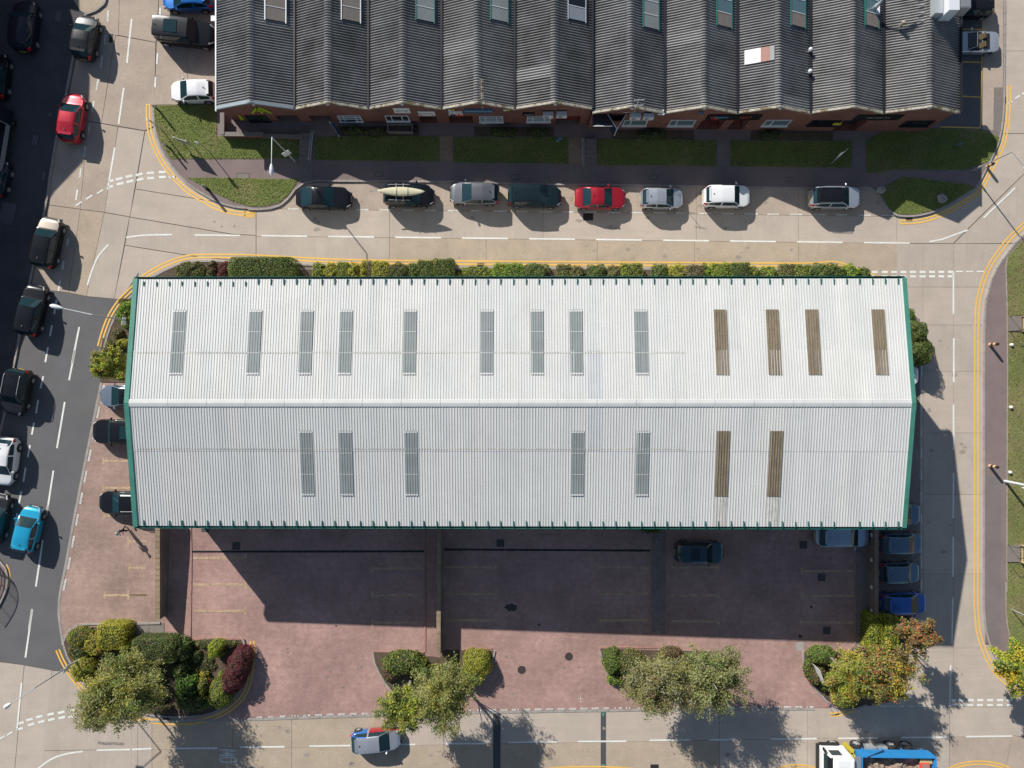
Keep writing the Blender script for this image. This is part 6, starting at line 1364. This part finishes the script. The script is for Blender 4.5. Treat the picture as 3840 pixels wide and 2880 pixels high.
# ------------------------------------------------------------------ street furniture
def sign_plate(t, c, w_, h_, m, rot=0, tilt=0, name='sign_plate'):
    M = (Matrix.Rotation(R(rot),3,'Z') @ Matrix.Rotation(R(tilt),3,'X')); return MB().box(c, (w_,.03,h_), M=M).build(name, MT[m], t, True)
def lamp(label, bw, height, arm, headlen=.85, sign=None, foot=True):
    b = W(*bw); g_ = gz(b.x)+.1; base = Vector((b.x,b.y,g_)); top = base+Vector((0,0,height)); t = thing('street_lamp', label, 'street lamp', base)
    MB().tube([base, base+Vector((0,0,1.2)), base+Vector((0,0,1.25)), top], [.085,.085,.06,.045], 8).build('column', MT['galv'], t, True)
    a = Vector(arm); e = top+a; MB().tube([top, e], [.04,.03], 7).build('arm', MT['galv'], t, True)
    d = Vector((a.x,a.y,0)).normalized(); p = [e, e+d*headlen*.35, e+d*headlen*.8, e+d*headlen]; ortho(MB().tube(p, [.06,.15,.17,.07], 10).build('lantern', MT['lamp_white'], t, True))
    MB().box(e+d*headlen*.66+Vector((0,0,-.12)), (.22,.22,.1)).build('diffuser', MT['lamp_clear'], t, True)
    if sign: sign_plate(t, base+Vector((0,-.08 if len(sign) < 4 else sign[3],sign[0])), sign[1], .8, 'sign_white', sign[2])
    return t
lamp('street lamp beside the western terrace steps', ('b',805,1400), 5.7, (0,-2.0,.1), .85, (2.3,.62,30))
lamp('street lamp leaning over the west road from the warehouse corner', ('N',508,1207), 5.9, (-2.0,.45,.25), .95, (1.5,.6,80))
lamp('street lamp standing in the south west bed', ('h',735,690), 6.0, (-1.6,-1.05,.2), .6, (2.2,.75,60))
lamp('street lamp at the north east grass corner', ('e',1750,1480), 4.9, (.85,-1.15,.1), .55)
# tall pole at the right edge, base in the grass
b = W('l',2040,700); t = thing('street_pole', 'pale pole with a white sign leaving the right edge', 'pole', (b.x,b.y,b.z)); MB().tube([b, b+Vector((0,0,1.3)), b+Vector((0,0,6.2))], [.12,.11,.06], 8).build('column', MT['lamp_white'], t, True); sign_plate(t, b+Vector((0,-.15,2.9)), .7, .8, 'sign_white', 10)
b = W('u2',730,1030); t = thing('post', 'thin pale post in the grass above the right edge tree', 'post', b); MB().tube([b, b+Vector((0,0,2.4))], .045, 7).build('column', MT['galv'], t, True)
# bollards
def bollard(label, w, x, y, h=1.05, kind='black'):
    b = W(w,x,y); t = thing('bollard', label, 'bollard', (b.x,b.y,gz(b.x)+.1), None, 'bollards'); m = 'black_plastic' if kind == 'black' else 'black_plastic'; r = .075 if kind == 'black' else .13
    MB().tube([(0,0,0),(0,0,h*.93),(0,0,h)], [r,r*.95,r*.6], 10).build('column', MT[m], t)
    for z in ((.72,.92) if kind == 'black' else (.12,.62)):
        MB().tube([(0,0,h*z-(.05 if kind == 'black' else .14)),(0,0,h*z+(.05 if kind == 'black' else .14))], r*1.06, 10).build('band', MT['reflect_white' if kind == 'black' else 'tan_band'], t)
bollard('black bollard at the north end of the corner grass','a',1385,965,1.3); bollard('black bollard below the double yellow curve on the corner grass','a',1480,1290,1.3); bollard('black bollard on the lower corner grass, left one','f',1810,165,1.3); bollard('black bollard on the lower corner grass, right one','b',60,1655,1.2)
bollard('tan banded bollard on the east pavement, upper one','u1',820,845,1.12,'tan'); bollard('tan banded bollard on the east pavement, lower one','l',1908,568,1.12,'tan'); bollard('yellow topped bollard at the north east corner','e',1885,1442,.9,'tan')
# signs on posts
def post_sign(label, w, x, y, h, pw, ph, m, rot, two=True, name='road_sign', sep=None):
    b = W(w,x,y); g_ = gz(b.x)+.1; t = thing(name, label, 'sign', (b.x,b.y,g_)); a = R(rot); u = Vector((math.cos(a),math.sin(a),0))
    for s in ((-1,1) if two else (0,)): q = Vector((b.x,b.y,g_))+u*s*pw*.38; MB().tube([q, q+Vector((0,0,h))], .035, 6).build('post', MT['galv'], t, True)
    n_ = Vector((-u.y,u.x,0)); sign_plate(t, Vector((b.x,b.y,g_+h-ph/2))-n_*.05, pw, ph, m, rot); return t
post_sign('broad sign board on posts in the corner grass','a',1640,1262,1.7,1.25,1.0,'steel',-18)
post_sign('thin sign post near the corner kerb','a',1395,1115,2.1,.35,.6,'galv',-30,False); post_sign('slim sign post in the middle of the corner grass','b',60,1310,2.3,.4,.6,'galv',-20,False)
post_sign('white edged board leaning in the grass by the fifth unit','c',1228,1235,1.2,.55,.6,'sign_blue',20,False); post_sign('white board standing in the south east bed','k',385,790,1.9,1.35,1.1,'sign_white',-68); post_sign('pale board in the east corner grass','e',1615,1265,.75,.6,.7,'pane_teal',0,False)
b = W('k',540,1116,.95); t = thing('warning_sign', 'red bordered triangular road works sign at the south east kerb', 'sign', (b.x,b.y,gz(b.x)+.1)); z0 = b.z
def tri(s, y): return [(b.x-s*.5,b.y+y,z0-s*.33),(b.x+s*.5,b.y+y,z0-s*.33),(b.x,b.y+y,z0+s*.58)]
M_ = Matrix.Translation((b.x,b.y,z0)) @ Matrix.Rotation(R(12),4,'Z') @ Matrix.Rotation(R(-58),4,'X') @ Matrix.Translation((-b.x,-b.y,-z0))
for s_ in (-1,1): MB().tube([(b.x+s_*.3,b.y+.5,gz(b.x)),(b.x+s_*.22,b.y+.05,z0-.03)], .02, 6).build('leg', MT['galv'], t, True)
# plate leans back so that its face shows from above
for s, y, m, nm in ((.95,0,'sign_red','plate'),(.66,-.02,'sign_white','face')):
    A = [M_ @ Vector(v) for v in tri(s, y)]; B = [M_ @ Vector((v[0],v[1]+.015,v[2])) for v in tri(s, y)]; mesh(nm, A+B, [(0,1,2),(5,4,3),(0,3,4,1),(1,4,5,2),(2,5,3,0)], MT[m], t, True)
for p, q in (((-.06,.18),(-.11,-.12)),((.06,.18),(.02,-.12))):
    A = [M_ @ Vector((b.x+x,b.y-.03,z0+z)) for x, z in (p, q)]; MB().tube(A, .022, 5).build('symbol', MT['sign_black'], t, True)
# feather flag and pole near the ninth unit
a, c = W('d',1870,1425), W('d',2030,1280); t = thing('feather_flag', 'slender pale feather flag in the shaded grass', 'flag', a); tp = Vector((a.x,a.y,a.z+3.0)); tp = WZ('d',2030,1280,a.z+3.2)
MB().tube([a, tp], [.03,.02], 6).build('pole', MT['galv'], t, True); m1, m2 = a.lerp(tp,.3), a.lerp(tp,.75); mesh('banner', [m1, m1+Vector((-.1,-.02,.3)), m2+Vector((-.25,-.05,0)), m2+Vector((0,0,.5))], [(0,1,2,3)], MT['sign_white'], t, True)
b = W('q1',2060,560,1.2); t = thing('feather_flag', 'leaning white flag beside the second unit door', 'flag', (b.x,b.y,gz(b.x))); MB().tube([(b.x+.3,b.y-.3,gz(b.x)+.1),(b.x,b.y+.2,gz(b.x)+2.2)], .03, 6).build('pole', MT['sign_white'], t, True); mesh('banner', [(b.x+.25,b.y-.25,gz(b.x)+.5),(b.x+.55,b.y-.2,gz(b.x)+.6),(b.x+.3,b.y+.15,gz(b.x)+2.0),(b.x+.02,b.y+.15,gz(b.x)+2.1)], [(0,1,2,3)], MT['sign_navy'], t, True)
# boulders
def boulder(label, w, x, y, r):
    c = W(w,x,y); t = thing('boulder', label, 'boulder', (c.x,c.y,gz(c.x)+.1)); vs = []; fs = []; nu, nv = 12, 7; rs = np.random.default_rng(int(x)); k = rs.uniform(.8,1.2,(nv,nu))
    for j in range(nv):
        ph = math.pi*(j/(nv-1))*.5
        for i in range(nu): th = 2*math.pi*i/nu; q = r*k[j,i]*(1 if j < nv-1 else .9); vs.append((q*math.cos(th)*math.cos(ph)*1.1, q*math.sin(th)*math.cos(ph), q*.75*math.sin(ph) if j else -.05))
    for j in range(nv-1):
        for i in range(nu): fs.append((j*nu+i, j*nu+(i+1)%nu, (j+1)*nu+(i+1)%nu, (j+1)*nu+i))
    fs.append(tuple((nv-1)*nu+i for i in range(nu))); ortho(mesh('rock', vs, fs, MT['stone'], t))
boulder('grey boulder on the north east grass tip','m',1492,108,.42); boulder('grey boulder at the left kerb of the north east grass tip','m',970,30,.34)
for i, (w, x, y) in enumerate((('l',2085,62),('l',2077,622),('u1',1255,850),('m',2090,1372))):
    if i == 3: continue
    c = W(w,x,y); t = thing('marker_stone', ['white marker stone at the grass edge level with the roof ridge','white marker stone at the grass edge above the right edge pole','white marker stone at the grass edge below the upper timber steps'][i], 'stone', (c.x,c.y,gz(c.x)+.12)); ortho(MB().tube([(0,0,0),(0,0,.18),(0,0,.26)], [.14,.13,.05], 9).build('stone', MT['reflect_white'], t))
# timber steps on the east bank
def tsteps(label, w, x0, y0, x1, y1):
    a, b = W(w,x0,y0), W(w,x1,y1); t = thing('timber_steps', label, 'steps', (a.x,(a.y+b.y)/2,gz(a.x)+.12)); wd_ = a.y-b.y; g_ = gz(a.x)+.12; yc = (a.y+b.y)/2
    MB().box((a.x+.55,yc,g_+.03),(1.1,wd_,.1)).build('landing', MT['cover_grey'], t, True)
    for k in range(9): MB().box((a.x+1.25+k*.2,yc,g_+.12+k*.11),(.13,wd_,.06)).build('tread', MT['timber'], t, True)
    for s in (-1,1): 
        y = yc+s*wd_/2; MB().tube([(a.x+.1,y,g_),(a.x+.1,y,g_+1.0),(a.x+1.2,y,g_+1.05),(a.x+3.2,y,g_+2.1)], .03, 6).build('handrail', MT['iron'], t, True); MB().box((a.x+2.1,y,g_+.45),(2.0,.06,.9)).build('stringer', MT['timber'], t, True)
        MB().tube([(a.x+1.2,y,g_),(a.x+1.2,y,g_+1.05)], .03, 6).build('rail_post', MT['iron'], t, True)
tsteps('upper timber steps with landing at the right edge','m',2068,1122,2068,1250); tsteps('lower timber steps with handrails at the right edge','l',2055,1250,2055,1395)
# curved railing at the lower left
rl = thing('railing', 'curved pedestrian railing at the lower left edge', 'railing', W('t6',20,1100)); P_ = catmull([W('t6',x,y) for x, y in ((-160,740),(-30,800),(28,900),(48,1010),(30,1130),(-30,1260),(-120,1400))], 6); P_ = resample(P_, .14)
for hh in (.15,1.05): MB().tube([(p.x,p.y,gz(p.x)+.1+hh) for p in P_], .03, 6).build('rail', MT['iron'], rl, True)
for i, p in enumerate(P_): MB().tube([(p.x,p.y,gz(p.x)+.1),(p.x,p.y,gz(p.x)+1.15)], .012 if i % 10 else .035, 5).build('baluster', MT['iron'], rl, True)
# ------------------------------------------------------------------ pedestrian
f1 = W('t7',750,320); pc = W('t7',745,375); pr = thing('person', 'person in dark top and grey cap walking on the brick car park', 'person', (pc.x,pc.y,gz(pc.x)+.03), (0,0,R(-75)))
def skin(name, pts, edges, rad, mats, zones, parent, sub=2):
    me = bpy.data.meshes.new(name); me.from_pydata(pts, edges, []); o = bpy.data.objects.new(name, me); COL.objects.link(o)
    o.modifiers.new('s','SKIN'); sm = o.modifiers.new('u','SUBSURF'); sm.levels = sub; sm.render_levels = sub
    for v, r in zip(me.skin_vertices[0].data, rad): v.radius = r if isinstance(r, tuple) else (r, r)
    me.skin_vertices[0].data[0].use_root = True
    dg = bpy.context.evaluated_depsgraph_get(); m2 = bpy.data.meshes.new_from_object(o.evaluated_get(dg)); bpy.data.objects.remove(o)
    m2.materials.clear()
    for m in mats: m2.materials.append(m)
    for p in m2.polygons: p.material_index = zones(p.center); p.use_smooth = True
    return put(name, m2, parent)
mat('skin', (.52,.33,.24), .6); mat('cloth_black', (.014,.015,.017), .9); mat('cap_grey', (.28,.36,.36), .8); mat('shoe_white', (.72,.72,.72), .6)
pts = [(0,0,.95),(0,0,1.15),(.02,0,1.36),(.03,0,1.48),(.05,0,1.56),(.06,0,1.68),
  (0,.10,.88),(.16,.11,.50),(.10,.11,.09),(.26,.12,.05), (0,-.10,.88),(-.05,-.11,.50),(-.26,-.11,.12),(-.12,-.12,.05),
  (.02,.19,1.40),(.0,.25,1.13),(.22,.16,1.10),(.30,.12,1.12),(.34,.09,1.12),(.36,.07,1.11), (.02,-.19,1.40),(.0,-.25,1.13),(.23,-.14,1.12),(.31,-.10,1.13),(.35,-.07,1.13),(.37,-.05,1.12)]
ed = [(0,1),(1,2),(2,3),(3,4),(4,5),(0,6),(6,7),(7,8),(8,9),(0,10),(10,11),(11,12),(12,13),(2,14),(14,15),(15,16),(16,17),(17,18),(18,19),(2,20),(20,21),(21,22),(22,23),(23,24),(24,25)]
rd = [(.15,.11),(.14,.10),(.17,.11),.055,.075,.095,.09,.065,.048,.04,.09,.065,.048,.04,.06,.048,.036,.032,.026,.014,.06,.048,.036,.032,.026,.014]
skin('body', pts, ed, rd, [MT['skin'],MT['cloth_black'],MT['shoe_white']], lambda c: 2 if c.z < .10 else (0 if c.z > 1.49 or (c.x > .08 and c.z > 1.0 and c.z < 1.25) else 1), pr)
vs = []; fs = []; nu = 14
for j in range(5):
    ph = R(90)*j/4
    for i in range(nu): th = 2*math.pi*i/nu; vs.append((.06+.125*math.cos(th)*math.cos(ph), .115*math.sin(th)*math.cos(ph), 1.70+.11*math.sin(ph)))
for j in range(4):
    for i in range(nu): fs.append((j*nu+i, j*nu+(i+1)%nu, (j+1)*nu+(i+1)%nu, (j+1)*nu+i))
k = len(vs); vs += [(.15,-.10,1.70),(.28,-.07,1.685),(.30,0,1.685),(.28,.07,1.685),(.15,.10,1.70)]; fs.append((k,k+1,k+2,k+3,k+4)); mesh('cap', vs, fs, MT['cap_grey'], pr, smooth=True)
for s in (-1,1): MB().box((.155,s*.035,1.67),(.012,.022,.012)).build('eye', MT['black_plastic'], pr)
MB().tube([(.15,0,1.65),(.175,0,1.63)], [.012,.016], 6).build('nose', MT['skin'], pr)
# ------------------------------------------------------------------ units beyond the left edge: they shade the west pavement
SP = [('v1',1430,0),('v1',1690,290),('N',338,290),('N',336,360),('N',312,607),('N',204,720),('N',178,760),('N',130,985),('N',187,1018),('N',188,1085),('N',95,1260),('N',62,1350),('N',45,1500),('N',104,1604),('N',102,1670),('N',60,1740),('N',20,1840),('N',-40,1960)]
wl0, wdir = Vector((-43.4,0,0)), Vector((0,-1,0)).normalized(); wn = Vector((wdir.y,-wdir.x,0))
prof = []
for q in SP:
    s = W(*q); d = Vector((SUN.x,SUN.y,0)); k = (s-wl0).dot(wn)/d.dot(wn); p = s-d*k; prof.append(((p-wl0).dot(wdir), s.z+k))
prof = sorted(prof, key=lambda v: v[0]); clean = [prof[0]]
for v in prof[1:]:
    if v[0] > clean[-1][0]+.02: clean.append(v)
clean = [(clean[0][0]-14, clean[0][1])]+clean
wu = thing('west_unit', 'brick industrial unit with stepped gables just beyond the left edge', 'building', (wl0.x-5, 0, gz(-45)))
vs = []; fs = []; n = len(clean)
for s_, z in clean:
    p = wl0+wdir*s_; g_ = gz(p.x)-.3; bk = p-wn*0 + Vector((-12,2.2,0)); vs += [(p.x,p.y,g_),(p.x,p.y,max(z,3.2)),(bk.x,bk.y,max(z,3.2)),(bk.x,bk.y,g_)]
wf, rf = [], []
for i in range(n-1):
    a, b = 4*i, 4*(i+1); wf.append((a,a+1,b+1,b)); rf.append((a+1,a+2,b+2,b+1)); wf.append((a+3,b+3,b+2,a+2))
wf += [(0,3,2,1),(4*n-4,4*n-3,4*n-2,4*n-1)]
mesh('wall', vs, wf, MT['brick_wall'], wu, True); mesh('roof', vs, rf, MT['fibre_cement'], wu, True)
